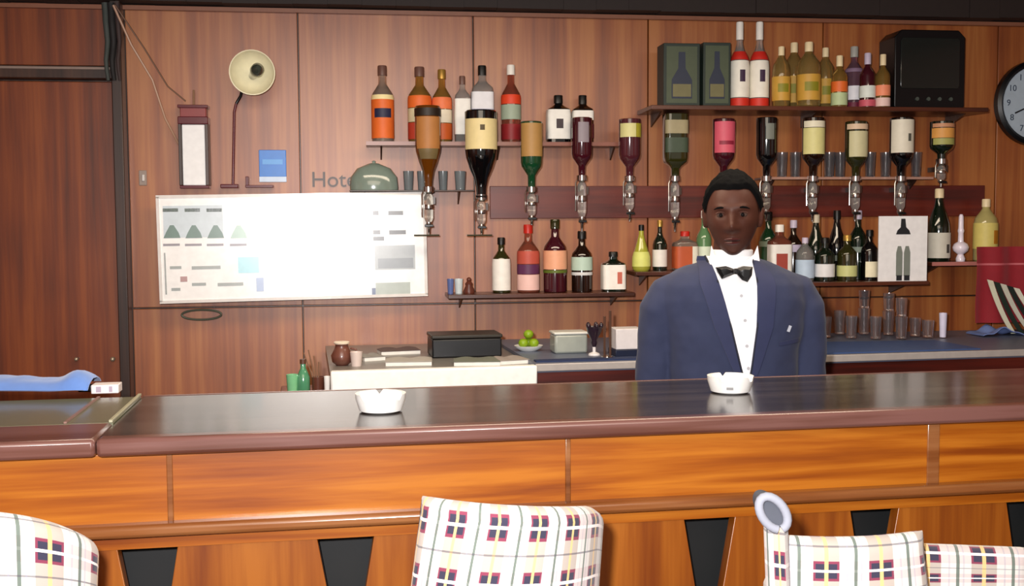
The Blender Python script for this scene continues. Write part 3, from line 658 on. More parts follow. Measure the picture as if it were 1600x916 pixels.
# blue sign
s, z = W.px(426, 260, .01)
t = thing('blue_sign', 'small square blue sign with white strip below', 'sign', W.pos(s, .004, z), W.a)
MB().box((0, 0, .012), (.108, .008, .108)).build('plate', pm('sign_blue', '#2A7CD8', .35, coat=.4), t, bevel=.002)
MB().box((0, -.001, -.052), (.108, .008, .022)).build('white_strip', pm('sign_white', '#C8DCF4', .35), t, bevel=.001)
MB().box((0, -.005, .018), (.08, .001, .020)).build('pale_band', pm('sign_pale', '#5AA4EC', .35), t)
# light switch
s, z = W.px(223, 278, .01)
t = thing('light_switch', 'small grey switch on the wall beside the doorway post', 'switch', W.pos(s, .004, z), W.a)
MB().box((0, 0, 0), (.03, .01, .06)).build('plate', pm('switch_grey', '#9A8A80', .4), t, bevel=.002)
MB().box((.003, -.008, 0), (.01, .008, .026)).build('rocker', pm('switch_white', '#D8D4D0', .4), t, bevel=.002)
# oval handle
s, z = W.px(315, 492, .012)
m = MB(); m.tube([(.078*math.cos(a_/24*6.2832), 0, .02*math.sin(a_/24*6.2832)) for a_ in range(25)], .0045, 8)
o = m.build('oval_pull', pm('dull_pewter', '#6A7060', .4, metal=.5), None, W.pos(s, .012, z), W.a); tag(o, 'flat oval metal ring on the panel below the white board', 'handle')
# hanging cloth and wires at post top
s, z = W.px(176, 125, .1); s_, z_ = W.px(168, 4, .1)
t = thing('hanging_drape', 'narrow dark drape bunched at the top of the doorway post', 'drape', W.pos(s, .1, z), W.a); H = z_-z
for k, (x, r0, c) in enumerate(((-.018, .014, '#3E4440'), (.004, .017, '#1C1A1A'), (.026, .012, '#3A2C2A'))):
    MB().tube([(x-.003*math.sin(j), 0.008*math.cos(j*1.7), H*j/8) for j in range(9)], [r0*(.5+.06*j) for j in range(9)], 10).build('fold', pm('cloth_'+c[1:], c, .7), t)
def wire(pts, label, r=.003, c='#B08A70'):
    o = MB().tube([W.pos(a[0], off, a[1]) for (a, off) in pts], r, 8).build('hanging_wire', pm('wire_'+c[1:], c, .4), None); return tag(o, label, 'wire', 'wires from the ceiling')
wire([(W.px(177, 8, .14), .14), (W.px(205, 70, .12), .12), (W.px(238, 125, .09), .09), (W.px(258, 185, .07), .07), (W.px(279, 225, .03), .03)], 'pale wire running from the post top down behind the lantern side', .0045)
wire([(W.px(180, 8, .12), .12), (W.px(225, 75, .08), .08), (W.px(262, 135, .05), .05), (W.px(290, 158, .04), .04)], 'thin brown wire looping from the post top to the lantern cap', .003, '#6A4830')
# clock
s, z = W.px(1620, 161, .03)
t = thing('wall_clock', 'round wall clock with black rim and pale blue-grey dial', 'clock', W.pos(s, .0, z), W.a)
cr_ = 67*(4.75)/FPX
Mc = Matrix.Rotation(R(90), 4, 'X')
MB().lathe([(cr_*.9, 0), (cr_, .004), (cr_, .035), (cr_*.93, .045), (cr_*.86, .035), (cr_*.86, .02)], 48, M=Mc).build('rim', black, t)
MB().lathe([(cr_*.86, .015), (cr_*.86, .021)], 48, M=Mc).build('dial', pm('dial_blue_grey', '#B4C4D0', .4), t)
for k in range(1, 13):
    a = R(90-30*k)
    text_mesh('numeral', str(k), .038, .0006, pm('numeral_ink', '#3A4658', .5), t, (cr_*.68*math.cos(a), -.0225, cr_*.68*math.sin(a)), (R(90), 0, 0), True)
MB().box((.022, -.025, .03), (.008, .002, .09), ry=R(36)).build('hour_hand', black, t)
MB().box((-.045, -.028, -.02), (.006, .002, .12), ry=R(66)).build('minute_hand', black, t)
MB().lathe([(.008, .02), (.008, .031)], 14, M=Mc).build('hub', black, t)
# red cloth and striped scarf
s0, zt_ = W.px(1530, 386, .24); s1, _ = W.px(1622, 386, .24); zb_ = W.px(1570, 520, .24)[1]
def sheet(fn, nu, nv, th, name, mat, loc, rz, parent=None, uvs=False):
    vs = []; uv = []
    for side in (0, 1):
        for j in range(nv+1):
            for i in range(nu+1):
                u, v = i/nu, j/nv; p = Vector(fn(u, v)); q = Vector(fn(u+.01, v)); r_ = Vector(fn(u, v+.01))
                n = (q-p).cross(r_-p); n = n.normalized() if n.length > 0 else Vector((0, 1, 0))
                vs.append(p+n*th*(side-.5)); uv.append((u, v))
    k = (nu+1)*(nv+1); fs = []
    for j in range(nv):
        for i in range(nu):
            a = j*(nu+1)+i; fs.append((a, a+1, a+nu+2, a+nu+1)); fs.append((a+k, a+nu+1+k, a+nu+2+k, a+1+k))
    bd_ = [i for i in range(nu)]+[nu+j*(nu+1) for j in range(nv)]+[nv*(nu+1)+i for i in range(nu, 0, -1)]+[j*(nu+1) for j in range(nv, 0, -1)]
    for i in range(len(bd_)): a, b = bd_[i], bd_[(i+1) % len(bd_)]; fs.append((a, a+k, b+k, b))
    return MB().add(vs, fs).build(name, mat, parent, loc, rz, uv=uv if uvs else None, smooth=60)
w_ = s1-s0; H = zt_-max(zb_, KZ+.05)
o = sheet(lambda u, v: (w_*u, .008*math.sin(u*13)+.004*math.sin(v*7), -H*(1-v)), 24, 12, .003, 'red_cloth', pm('red_cloth_fabric', '#8C1020', .75, sheen=.3), W.pos(s0, .225, zt_), W.a)
tag(o, 'red cloth hanging over the edge of the end shelf', 'cloth')
zs7 = W.px(1570, 413, .24)[1]
sheet(lambda u, v: (w_*u, .008*math.sin(u*13)-.004, zs7-zt_+.008*(v-.5)), 24, 1, .003, 'pink_band', pm('pink_band', '#C06068', .6), None, None, o)
sc = thing('striped_scarf', 'white and dark green striped bands curving in front of the red cloth', 'scarf', W.pos(s0, .26, KZ+.006), W.a)
for k in range(5):
    c = ('#D8D8C0', '#1A2A22', '#C8C8B8', '#14201C', '#DADAC8')[k]
    def fn(u, v, k=k):
        a = W.px(1547+k*9, 438+k*3, .26); b = W.px(1562+k*11, 500, .26); d = W.px(1590+k*12, 530-k*2, .26)
        p0, p1, p2 = [(q[0]-s0, q[1]-KZ-.006) for q in (a, b, d)]
        x = (1-v)**2*p0[0]+2*v*(1-v)*p1[0]+v*v*p2[0]; z = (1-v)**2*p0[1]+2*v*(1-v)*p1[1]+v*v*p2[1]
        return (x+(u-.5)*.026, -.006*k-.01*math.sin(v*3), max(z+(u-.5)*-.006, .002))
    sheet(fn, 3, 16, .003, 'stripe', pm('stripe_'+c[1:], c, .7), None, None, sc)
# blue folded cloth beneath scarf on counter
x, y = hpx(1548, 522, KZ)
y = min(y, W.y0+W.t*x-.1)
o = sheet(lambda u, v: ((u-.5)*.2, (v-.5)*.12, .004+.03*math.exp(-((u-.5)*4)**2)*abs(math.cos(v*3))+.004*math.sin(u*17)), 20, 8, .004, 'folded_cloth', pm('cloth_blue', '#7084BC', .8), (x, y-.05, KZ+.002), K.a)
tag(o, 'light blue cloth crumpled on the back counter below the red cloth', 'cloth')

# ---------------------------------------------------------------- things on the sink unit and back counter
SZ = KZ-.012
def kpos(px, py, H=SZ): x, y = hpx(px, py, H); return x, y
x, y = kpos(725, 556)
t = thing('cash_box', 'flat black box on the sink unit', 'box', (x, y+.02, SZ), K.a)
MB().box((0, 0, .035), (.26, .16, .07)).build('box_body', pm('black_tin', '#101216', .4), t, bevel=.006)
MB().box((0, 0, .078), (.265, .165, .014)).build('lid', pm('dark_olive_lid', '#2A2620', .4), t, bevel=.004)
m_ = [(.08, .09, '#8C8A84', 578, 563, .3, 'grey folded newspaper beside the brown jug and pale cup'), (.16, .10, '#A8A49C', 638, 570, -.1, 'pale grey magazine in the middle of the sink unit'), (.15, .09, '#5A4A48', 622, 553, .12, 'dark-covered magazine behind the pale one'), (.16, .10, '#6E7468', 745, 570, -.15, 'greenish leaflet in front of the black box'), (.12, .09, '#9C948E', 795, 568, .2, 'grey leaflet at the corner of the white front')]
for w_, d_, c, p, q, rr, lb in m_:
    x, y = kpos(p, q)
    t = thing('magazine', lb, 'magazine', (x, y+.02, SZ), K.a+rr, 'papers on the sink unit')
    MB().box((0, 0, .006), (w_, d_, .012)).build('pages', paper, t)
    sheet(lambda u, v, w_=w_, d_=d_: ((u-.5)*w_*1.02, (v-.5)*d_*1.02, .0135+.006*abs(math.sin(u*6))*v), 12, 6, .0015, 'cover', pm('cover_'+c[1:], c, .5), None, None, t)
x, y = kpos(533, 572)
t = thing('brown_jug', 'small brown jug with pale lip at the end of the sink unit', 'jug', (x, y+.02, SZ), 0)
MB().lathe([(.02, 0), (.034, .012), (.038, .035), (.026, .058), (.022, .07), (.026, .08), (.022, .08), (.018, .068), (.02, .05)], 22).build('jug_body', pm('jug_brown', '#6A4034', .35, coat=.4), t)
MB().lathe([(.0268, .076), (.028, .082), (.024, .084)], 22).build('lip', pm('jug_cream', '#E8D8C0', .35), t)
MB().tube([(.03, 0, .06), (.05, 0, .055), (.052, 0, .035), (.036, 0, .025)], .004, 8).build('handle', pm('jug_brown', '#6A4034', .35), t)
x, y = kpos(556, 573); o = tumbler((x, y+.015, SZ), .022, .05, 'small pale cup beside the brown jug', 'cups at the jug', pm('cup_pale', '#D8C8C0', .4), name='small_cup')
# left small cabinet items
def lpos(px): s = K.px(px, 600)[0]; return K.pos(s, -.02, LZ)
o = tumbler(lpos(457), .021, .07, 'green tumbler on the low cabinet', 'green glassware on the low cabinet', pm('green_tumbler', '#7CC08C', .15, coat=1), name='green_glass')
p = lpos(474); t = thing('green_bottle', 'small green bottle beside the green tumbler', 'bottle', p, 0)
MB().lathe([(.02, 0), (.022, .004), (.022, .06), (.014, .08), (.009, .09), (.009, .115)], 18).build('glass_body', pm('green_small', '#4A8864', .12, coat=1), t)
MB().lathe([(.0105, .105), (.0105, .12)], 14).build('cap', pm('green_cap', '#5A3A2A', .4), t)
p = lpos(497); t = thing('stirrer_glass', 'brown glass holding thin sticks beside the sink unit', 'glass', p, 0)
MB().lathe([(.016, 0), (.019, .003), (.021, .06), (.019, .06), (.017, .006), (.001, .005)], 18, caps=False).build('cup', pm('brown_cup', '#5A3428', .3, coat=.4), t)
for dx, dz in ((-.03, .15), (-.012, .13), (.004, .11), (-.045, .14)): MB().tube([(0, 0, .008), (dx, .0, dz)], .0022, 6).build('stick', pm('stick_brown', '#7A5A44', .5), t)
p = lpos(508); tumbler((p[0]+.012, p[1]-.03, LZ), .010, .065, 'slim white glass touching the end of the white front', 'white glass by the sink', pm('cup_white', '#E8E8E4', .3), name='slim_glass')
# lime bowl etc.
x, y = kpos(826, 549, KZ)
t = thing('lime_dish', 'white dish heaped with green limes on the back counter', 'dish', (x, y+.02, KZ), 0)
MB().lathe([(.03, 0), (.05, .012), (.055, .02), (.05, .02), (.028, .006), (.001, .005)], 24, caps=False).build('dish', white, t)
for dx, dy, dz, lb in ((-.02, -.01, .030, 'green lime in the white dish, on the side of the black box'), (.02, -.01, .030, 'green lime in the white dish, on the side of the plastic container'), (0, .0245, .030, 'green lime at the rear of the white dish, against the wall'), (0, 0, .0625, 'topmost green lime in the white dish')):
    o = MB().ball((0, 0, 0), (.019, .018, .017)).build('lime', pm('lime_green', '#7C9A18', .4), None, (x+dx, y+.02+dy, KZ+dz)); tag(o, lb, 'lime', 'limes in the dish' )
x, y = kpos(889, 552, KZ)
t = thing('plastic_container', 'translucent grey-white plastic container on the back counter', 'container', (x, y+.03, KZ), K.a)
MB().box((0, 0, .035), (.125, .09, .07)).build('tub', pm('cloudy_plastic', '#9AA098', .3, coat=.5), t, bevel=.008)
MB().box((0, 0, .075), (.13, .094, .010)).build('lid', pm('lid_white', '#D4D4CC', .35), t, bevel=.004)
x, y = kpos(929, 556, KZ)
t = thing('dark_goblet', 'dark flower-shaped goblet on white foot', 'goblet', (x, y+.02, KZ), 0)
MB().lathe([(.022, 0), (.020, .006), (.006, .012), (.006, .03)], 18).build('white_foot', pm('foot_white', '#D8D4D4', .4), t)
MB().lathe([(.006, .03), (.012, .045), (.010, .055), (.026, .085), (.03, .105), (.026, .105), (.01, .07)], 18).build('bowl', pm('goblet_dark', '#241420', .3, coat=.5), t)
for a_ in range(5): MB().ball((.026*math.cos(a_*1.257), .026*math.sin(a_*1.257), .108), (.008, .008, .012), 10, 8).build('petal', pm('goblet_dark', '#241420', .3), t)
x, y = kpos(949, 560, KZ)
t = thing('tap_column', 'pair of thin upright tap rods beside the goblet', 'tap', (x, y, KZ), 0)
MB().lathe([(.022, 0), (.02, .008), (.006, .012)], 18).build('base', chrome, t)
for dx in (-.01, .01): MB().tube([(dx, 0, .008), (dx, 0, .16+dx)], .0045, 8).build('rod', pm('rod_brown', '#5A4034', .35, metal=.3), t)
x, y = kpos(980, 556, KZ)
t = thing('napkin_box', 'white box on a navy base beside the barman', 'box', (x, y+.03, KZ), K.a)
MB().box((0, 0, .012), (.11, .10, .024)).build('base', pm('navy_base', '#141C34', .4), t, bevel=.002)
MB().box((0, 0, .062), (.104, .09, .075)).build('carton', pm('white_carton', '#D4CFD0', .5), t, bevel=.003)
s0, s1 = K.px(842, 565)[0], K.px(1040, 565)[0]
o = MB().slab([(s0, .04), (s1, .03), (s1, .10), (s0, .085)], 0, .005).build('bar_towel', pm('navy_towel', '#1E2C50', .8), None, K.pos(0, 0, KZ), K.a)
tag(o, 'dark navy towel strip along the back counter', 'towel')
# ornaments on lower shelf
for p, yt, rr, nm, c, lb in ((692, 436, .014, 'tiny_cup', '#5A6AA0', 'tiny blue and white cup at the end of the lower shelf'), (711, 436, .018, 'tiny_cup', '#C8D4D8', 'tiny pale cup next to the blue and white one')):
    s, z = W.px(max(p, 704) if p < 700 else p+6, yt, .12)
    tumbler(W.pos(s, .11, Z4), rr, z-Z4, lb, 'tiny cups on the lower shelf', pm('cupc_'+c[1:], c, .3, coat=.5), name=nm)
s, z = W.px(733, 436, .12)
t = thing('figurine', 'small brown figurine beside the tiny cups on the lower shelf', 'figurine', W.pos(s, .11, Z4), W.a)
MB().lathe([(.022, 0), (.024, .01), (.014, .03), (.016, .04), (.008, .05)], 16).build('figure_body', pm('figurine_brown', '#5A2C20', .4), t)
MB().ball((0, 0, .056), .010, 12, 8).build('figure_head', pm('figurine_brown', '#5A2C20', .4), t)

# things on the flap
FB = BZ+.002
x, y = hpx(40, 617, FB)
def cl(u, v): return ((u-.5)*.36, (v-.5)*.16+.02*math.sin(u*5), .014+(.030-.016*u+.024*math.exp(-((u-.9)*11)**2)+.004*noise.noise(Vector((u*9, v*4, 0))))*math.sin(v*3.14)**.5)
o = sheet(lambda u, v: cl(min(max(u, 0), 1), min(max(v, .001), .999)), 36, 10, .006, 'blue_cloth', pm('blue_rag', '#5C84CC', .8, sheen=.3), (x-.02, y+.02, FB+.002), B.a)
tag(o, 'blue cloth lying crumpled on the counter flap', 'cloth')
x, y = hpx(167, 613, FB)
t = thing('cigarette_packet', 'small white packet on the counter flap near the post', 'packet', (x, y, FB), B.a)
MB().box((0, 0, .011), (.066, .05, .022)).build('pack', pm('packet_white', '#E8E0E0', .4), t, bevel=.002)
MB().box((-.015, -.0255, .011), (.012, .001, .014)).build('printed_stripe', pm('packet_mark', '#B0A0B0', .4), t)
MB().box((.014, -.0255, .011), (.008, .001, .014)).build('printed_stripe', pm('packet_mark', '#B0A0B0', .4), t)
x, y = hpx(134, 612, FB)
t = thing('lighter', 'black lighter between the blue cloth and white packet', 'lighter', (x, y, FB), B.a)
MB().box((0, 0, .009), (.034, .02, .018)).build('body', black, t, bevel=.003); MB().box((.019, 0, .009), (.008, .016, .014)).build('metal_top', chrome, t, bevel=.002)

# ---------------------------------------------------------------- tartan bar stools
def tartan(name, su_=3.6, sv=1.5, ou=0., ov=0.):
    m = bpy.data.materials.new(name); m.use_nodes = True; nt = m.node_tree; N, L = nt.nodes, nt.links; b = N['Principled BSDF']
    uv = N.new('ShaderNodeUVMap'); uv.uv_map = 'map'; sx = N.new('ShaderNodeSeparateXYZ'); L.new(uv.outputs[0], sx.inputs[0])
    def mth(op, a, bb=None, c=None):
        n = N.new('ShaderNodeMath'); n.operation = op
        for i, v in enumerate((a, bb, c)):
            if v is None: continue
            if isinstance(v, (int, float)): n.inputs[i].default_value = v
            else: L.new(v, n.inputs[i])
        return n.outputs[0]
    fu = mth('FRACT', mth('MULTIPLY_ADD', sx.outputs[0], su_, ou)); fv = mth('FRACT', mth('MULTIPLY_ADD', sx.outputs[1], sv, ov))
    def band(f, a, bb): return mth('MULTIPLY', mth('GREATER_THAN', f, a), mth('LESS_THAN', f, bb))
    cur = None
    def mix(fac, c):
        nonlocal cur
        n = N.new('ShaderNodeMix'); n.data_type = 'RGBA'; L.new(fac, n.inputs[0])
        if cur is None: n.inputs[6].default_value = lin('#CAC7C2')
        else: L.new(cur, n.inputs[6])
        n.inputs[7].default_value = lin(c); cur = n.outputs[2]
    U, V = band(fu, .27, .73), band(fv, .27, .73)
    mix(mth('MULTIPLY', V, .5), '#B8A0A0')
    mix(mth('MULTIPLY', U, .6), '#8E7C6C')
    mix(mth('MULTIPLY', U, V), '#7A3048')
    mix(mth('MULTIPLY', band(fu, .31, .69), band(fv, .33, .67)), '#2C2A40')
    mix(mth('MULTIPLY', band(fu, .465, .535), .9), '#D8B478')
    mix(mth('MULTIPLY', band(fv, .47, .53), .95), '#E8E0DC')
    mix(mth('MULTIPLY', mth('LESS_THAN', fu, .06), .85), '#3C5448')
    mix(mth('MULTIPLY', mth('LESS_THAN', fv, .035), .7), '#4C4A54')
    mix(mth('MULTIPLY', band(fu, .12, .15), .4), '#8A8AA0')
    mix(mth('MULTIPLY', band(fu, .86, .89), .4), '#8A8AA0')
    L.new(cur, b.inputs['Base Color']); b.inputs['Roughness'].default_value = .85; b.inputs['Sheen Weight'].default_value = .2
    nz = N.new('ShaderNodeTexNoise'); nz.inputs['Scale'].default_value = 400; bp_ = N.new('ShaderNodeBump'); bp_.inputs['Strength'].default_value = .15; bp_.inputs['Distance'].default_value = .001
    L.new(nz.outputs['Fac'], bp_.inputs['Height']); L.new(bp_.outputs[0], b.inputs['Normal'])
    return m
stool_leg = wood('stool_leg_wood', '#2A150C', '#3E2012', '#52301C', rough=.35)
def pad(fn, nu, nv, th, name, mat, parent, round_v=True):
    """thick upholstered sheet with rounded top; u 0..1 round the back, v 0..1 up; outer and inner faces plus a rolled crown"""
    prof = []   # (v, t) around the section: outer face up, over the crown, inner face down
    for j in range(nv+1): prof.append((j/nv, 1.0, 0.0))
    for k in range(1, 8):
        a = math.pi*k/8; prof.append((1.0, math.cos(a), math.sin(a)))
    for j in range(nv, -1, -1): prof.append((j/nv, -1.0, 0.0))
    vs = []; uv = []; n = len(prof)
    acc = []
    d = 0
    for q, (v, t_, s_) in enumerate(prof):
        if q:
            pv = prof[q-1]; d += math.hypot((v-pv[0])*.34, (t_-pv[1])*th/2, (s_-pv[2])*th/2)
        acc.append(d)
    for i in range(nu+1):
        u = i/nu
        ef = min(1, math.sin(math.pi*min(max(u, .0), 1))*6)**.5 if 0 < u < 1 else .0
        ef = max(ef, .25)
        for q, (v, t_, s_) in enumerate(prof):
            p, nrm = fn(u, v)
            vs.append(Vector(p)+Vector(nrm)*(th/2*t_*ef)+Vector((0, 0, 1))*(th/2*s_)); uv.append((u, acc[q]/.34))
    fs = []
    for i in range(nu):
        for q in range(n-1):
            a = i*n+q; fs.append((a, a+n, a+n+1, a+1))
        fs.append((i*n, i*n+n-1, (i+1)*n+n-1, (i+1)*n))
    fs.append(tuple(range(n))[::-1][::-1]); fs.append(tuple(range(nu*n, nu*n+n))[::-1])
    m = MB().add(vs, fs)
    o = m.build(name, mat, parent, uv=uv, smooth=70); return o
def stool(cx, cy, R_, fth0, fth1, ztop, label, mat, zseat=.76, flip=1):
    t = thing('bar_stool', label, 'bar stool', (cx, cy, 0), 0, 'tartan bar stools')
    def fn(u, v):
        a0, a1 = fth0(v), fth1(v); a = R(a0+(a1-a0)*u)
        z = zseat-.02+(ztop(math.degrees(a))-(zseat-.02))*v
        rr = R_+.02*v
        return (rr*math.sin(a), -rr*math.cos(a), z-.02*0), (math.sin(a), -math.cos(a), 0)
    pad(fn, 40, 14, .045, 'backrest', mat, t)
    seat = MB().lathe([(.10, zseat-.07), (.165, zseat-.06), (.172, zseat-.02), (.165, zseat+.01), (.12, zseat+.022), (.001, zseat+.025)], 32)
    uv = [(p[0]*3+.5, p[1]*3+.5) for p in seat.v]
    so = seat.build('seat', mat, t, uv=uv)
    MB().lathe([(.15, zseat-.095), (.15, zseat-.07)], 28).build('seat_base', stool_leg, t)
    for k in range(4):
        a = R(45+90*k)
        MB().tube([(.12*math.cos(a), .12*math.sin(a), zseat-.09), (.175*math.cos(a), .175*math.sin(a), 0.0)], [.017, .013], 12).build('leg', stool_leg, t)
    MB().tube([(.162*math.cos(R(10*k)), .162*math.sin(R(10*k)), .25) for k in range(37)], .009, 8).build('foot_ring', chrome, t)
    return t
tar = tartan('tartan_cloth', 6.3, 3.5, .30, .10)
# centre stool
stool(-.040, 1.905, .160, lambda v: -64+(27)*v, lambda v: 84, lambda a: 1.083-.0000035*max(a+37, 0)**2-.012*max(a-66, 0)/18, 'tartan bar stool in the middle of the bar, its back squarely in view', tar)
# left stool
tar2 = tartan('tartan_cloth_grey', 5.6, 3.5, .1, .3)
stool(-.900, 1.86, .160, lambda v: -80, lambda v: 84, lambda a: 1.085-.000017*max(a-5, 0)**2, 'tartan bar stool cut off by the picture edge, near the counter flap', tar2)
# right stool: scrolled wing at one side, turned
def stool_c():
    Yc = 1.80
    cx = (1335-800)/FPX*Yc; tt = thing('bar_stool', 'tartan bar stool with a scrolled wing, in front of the barman side of the bar', 'bar stool', (cx, Yc+.12, 0), 0, 'tartan bar stools')
    zt1 = 1.55-(840-350)/FPX*Yc
    xl = (1224-1335)/FPX*Yc; xr = (1462-1335)/FPX*Yc
    def fn(u, v):
        x = xl+(xr-xl)*u+(.035*(1-v) if u > .5 else 0)*(u-.5)*2-(.0)*(1-v)
        z = .74+(zt1-.035-.74)*v
        y = -.12+.10*(u-.4)**2
        return (x, y, z), (.1*(u-.4), -1, 0)
    pad(fn, 24, 12, .05, 'backrest', tartan('tartan_cloth_pale', 2.75, 3.5, .72, .36), tt)
    # wing: a rising side roll with a curled head
    mw = tartan('tartan_cloth_wing', 1.0, 3.0, .9, .0)
    def wing(u, v):
        z = .72+(1.035-.72)*v
        x = xl+.004-.014*v; return (x+.036*(u-.5), -.128-.02*(u-.5), z), (-.2, -1, 0)
    pad(wing, 6, 12, .045, 'wing', mw, tt)
    p0 = Vector((xl-.021, -.135, 1.072))
    spiral = []
    rads = []
    def tilt(dx, dz): a = R(-35); return (p0.x+dx*math.cos(a)+dz*math.sin(a), p0.z-dx*math.sin(a)+dz*math.cos(a))
    for k in range(21):
        a = R(-60+17*k); q = tilt(-.019*math.cos(a), .031*math.sin(a))
        spiral.append((q[0], -.155, q[1])); rads.append(.0075)
    MB().tube(spiral, rads, 10).build('wing_piping', pm('piping_white', '#8E929E', .8), tt)
    n_ = 24; ring = [tilt(.018*math.cos(2*math.pi*i/n_), .030*math.sin(2*math.pi*i/n_)) for i in range(n_)]
    MB().prism(ring, -.152, -.10).build('wing_scroll', pm('scroll_grey_cloth', '#4A4E58', .85), tt, bevel=.004)
    zs = .84
    seat = MB()
    n = 18; vs = []; 
    seat.box((.10, .06, zs+.0), (.36, .24, .06)); 
    uv = [(p[0]*3, p[1]*3) for p in seat.v]
    seat.build('seat', tar2, tt, uv=uv, bevel=.02)
    # padded arm seen beyond the back
    def arm(u, v):
        a = (1-u)
        return (xr+.0+.24*u, -.02+.05*u, .80+(.955-.025*u-.80)*v), (-.15, -1, 0)
    pad(arm, 14, 8, .05, 'armrest', tartan('tartan_cloth_dim', 2.2, 4.2, .2, .1), tt)
    MB().box((.08, .05, zs-.045), (.30, .24, .03)).build('seat_base', stool_leg, tt, bevel=.004)
    for dx, dy in ((-.04, -.05), (.2, -.05), (-.04, .13), (.2, .13)):
        MB().tube([(dx, dy, zs-.05), (dx+(dx-.08)*.25, dy+(dy-.04)*.25, 0)], [.017, .013], 12).build('leg', stool_leg, tt)
    MB().tube([(-.055, -.06, .28), (.215, -.06, .28)], .009, 8).build('foot_rail', chrome, tt)
stool_c()

# ---------------------------------------------------------------- the barman
PX, PY = dpx(1146, 400, 3.12)[0], 3.12
man = thing('person', 'standing barman in blue jacket, white shirt and black bow tie behind the bar', 'person', (PX, PY, 0), 0)
skin = pm('dark_skin', '#4A2A20', .5, spec=.4)
suit = pm('blue_suit', '#323852', .85, sheen=.08, spec=.3)
suit_d = pm('blue_suit_lapel', '#2A3050', .8, sheen=.05)
shirt = pm('white_shirt', '#F2F2F4', .7)
HZ = 1.570; HX = -.003
def head_pts(nu=72, nv=54, grow=0.0, hair=False):
    vs = []; 
    for j in range(nv+1):
        ph = math.pi*j/nv
        for i in range(nu):
            th = 2*math.pi*i/nu
            nx, ny, nz = math.sin(ph)*math.sin(th), -math.sin(ph)*math.cos(th), math.cos(ph)
            ax, ay, az = .0735, .094, .123
            x, y, z = nx*ax, ny*ay, nz*az
            k = z/.118
            if k < 0:
                jaw = 1-.30*min(1, -k)**1.6; x *= jaw
                if y > 0: y *= (1-.42*min(1, -k*1.15))
                else: y *= (1-.05*min(1, -k))
            else: x *= 1+.05*math.sin(min(k, 1)*math.pi)
            # squarer cross-section
            front = max(0, -ny)
            def g(cx, cz, wx, wz): return math.exp(-((x-cx)/wx)**2-((z-cz)/wz)**2)*(1 if y < 0 else 0)
            d = 0
            d -= .024*g(0, -.028, .0125, .016); d -= .014*g(0, -.006, .009, .022)        # nose, bridge
            d -= .010*g(.014, -.033, .010, .008)+.010*g(-.014, -.033, .010, .008)          # nostrils wings
            d += .010*g(.030, .008, .017, .010)+.010*g(-.030, .008, .017, .010)            # sockets
            d -= .006*g(.028, .026, .022, .007)+.006*g(-.028, .026, .022, .007)            # brows
            d -= .005*g(.044, -.022, .018, .018)+.005*g(-.044, -.022, .018, .018)          # cheekbones
            d -= .009*g(0, -.060, .022, .0065); d -= .009*g(0, -.072, .019, .0065); d += .005*g(0, -.066, .024, .0028)
            d -= .007*g(0, -.100, .022, .014)
            y += d
            vs.append((x, y, z))
    fs = []
    for j in range(nv):
        for i in range(nu):
            a, b = j*nu+i, j*nu+(i+1) % nu
            fs.append((a, a+nu, b+nu, b))
    return vs, fs
hv, hf = head_pts()
TILT = Matrix.Translation((HX, 0, HZ)) @ Matrix.Rotation(R(-13), 4, 'Z') @ Matrix.Rotation(R(-1), 4, 'Y') @ Matrix.Rotation(R(3), 4, 'X')
body = MB().add([TILT @ Vector(p) for p in hv], hf)
for sg in (-1, 1):   # ears
    body.ball(tuple(TILT @ Vector((sg*.077, .008, -.005))), (.009, .018, .031), 16, 10)
    body.ball(tuple(TILT @ Vector((sg*.082, .012, .006))), (.006, .013, .017), 12, 8)
body.tube([(0, .018, 1.535), (0, .022, 1.47), (0, .03, 1.40)], [.050, .053, .075], 24)
body.lathe([(.10, .92), (.125, 1.0), (.115, 1.12), (.135, 1.26), (.14, 1.33), (.11, 1.385), (.05, 1.43)], 32, c=(0, .02, 0), sy=.68, sx=1.12)
def arm_path(sg):
    return [(sg*.145, .02, 1.335), (sg*.185, .022, 1.315), (sg*.210, .032, 1.20), (sg*.216, .035, 1.10), (sg*.222, .01, .98), (sg*.208, -.02, .875)]
for sg in (-1, 1):
    body.tube(arm_path(sg), [.040, .044, .043, .038, .033, .026], 18)
    hx, hy, hz = sg*.205, -.026, .875
    body.ball((hx, hy-.008, hz-.045), (.016, .040, .050), 18, 10, e=2.6)
    for k, (dy, ln) in enumerate(((-.033, .068), (-.012, .078), (.009, .073), (.029, .058))):   # four fingers, slightly curled
        body.tube([(hx, hy-.008+dy, hz-.075), (hx-sg*.002, hy-.010+dy*1.05, hz-.085-ln*.40), (hx-sg*.010, hy-.012+dy*1.08, hz-.088-ln*.75), (hx-sg*.020, hy-.012+dy*1.1, hz-.088-ln)], [.0095, .009, .008, .0065], 10)
    body.tube([(hx, hy-.035, hz-.02), (hx-sg*.006, hy-.056, hz-.045), (hx-sg*.012, hy-.060, hz-.080)], [.011, .010, .008], 10)   # thumb
    body.tube([(sg*.085, .02, .93), (sg*.092, .015, .50), (sg*.095, .03, .08)], [.085, .058, .038], 18)
    body.lathe([(.045, 0.012), (.05, .04), (.03, .09)], 18, c=(sg*.095, -.01, 0), sy=2.0)
bo = body.build('body', skin, man, smooth=0)
rm = bo.modifiers.new('skin_join', 'REMESH'); rm.mode = 'VOXEL'; rm.voxel_size = .0042; rm.use_smooth_shade = True
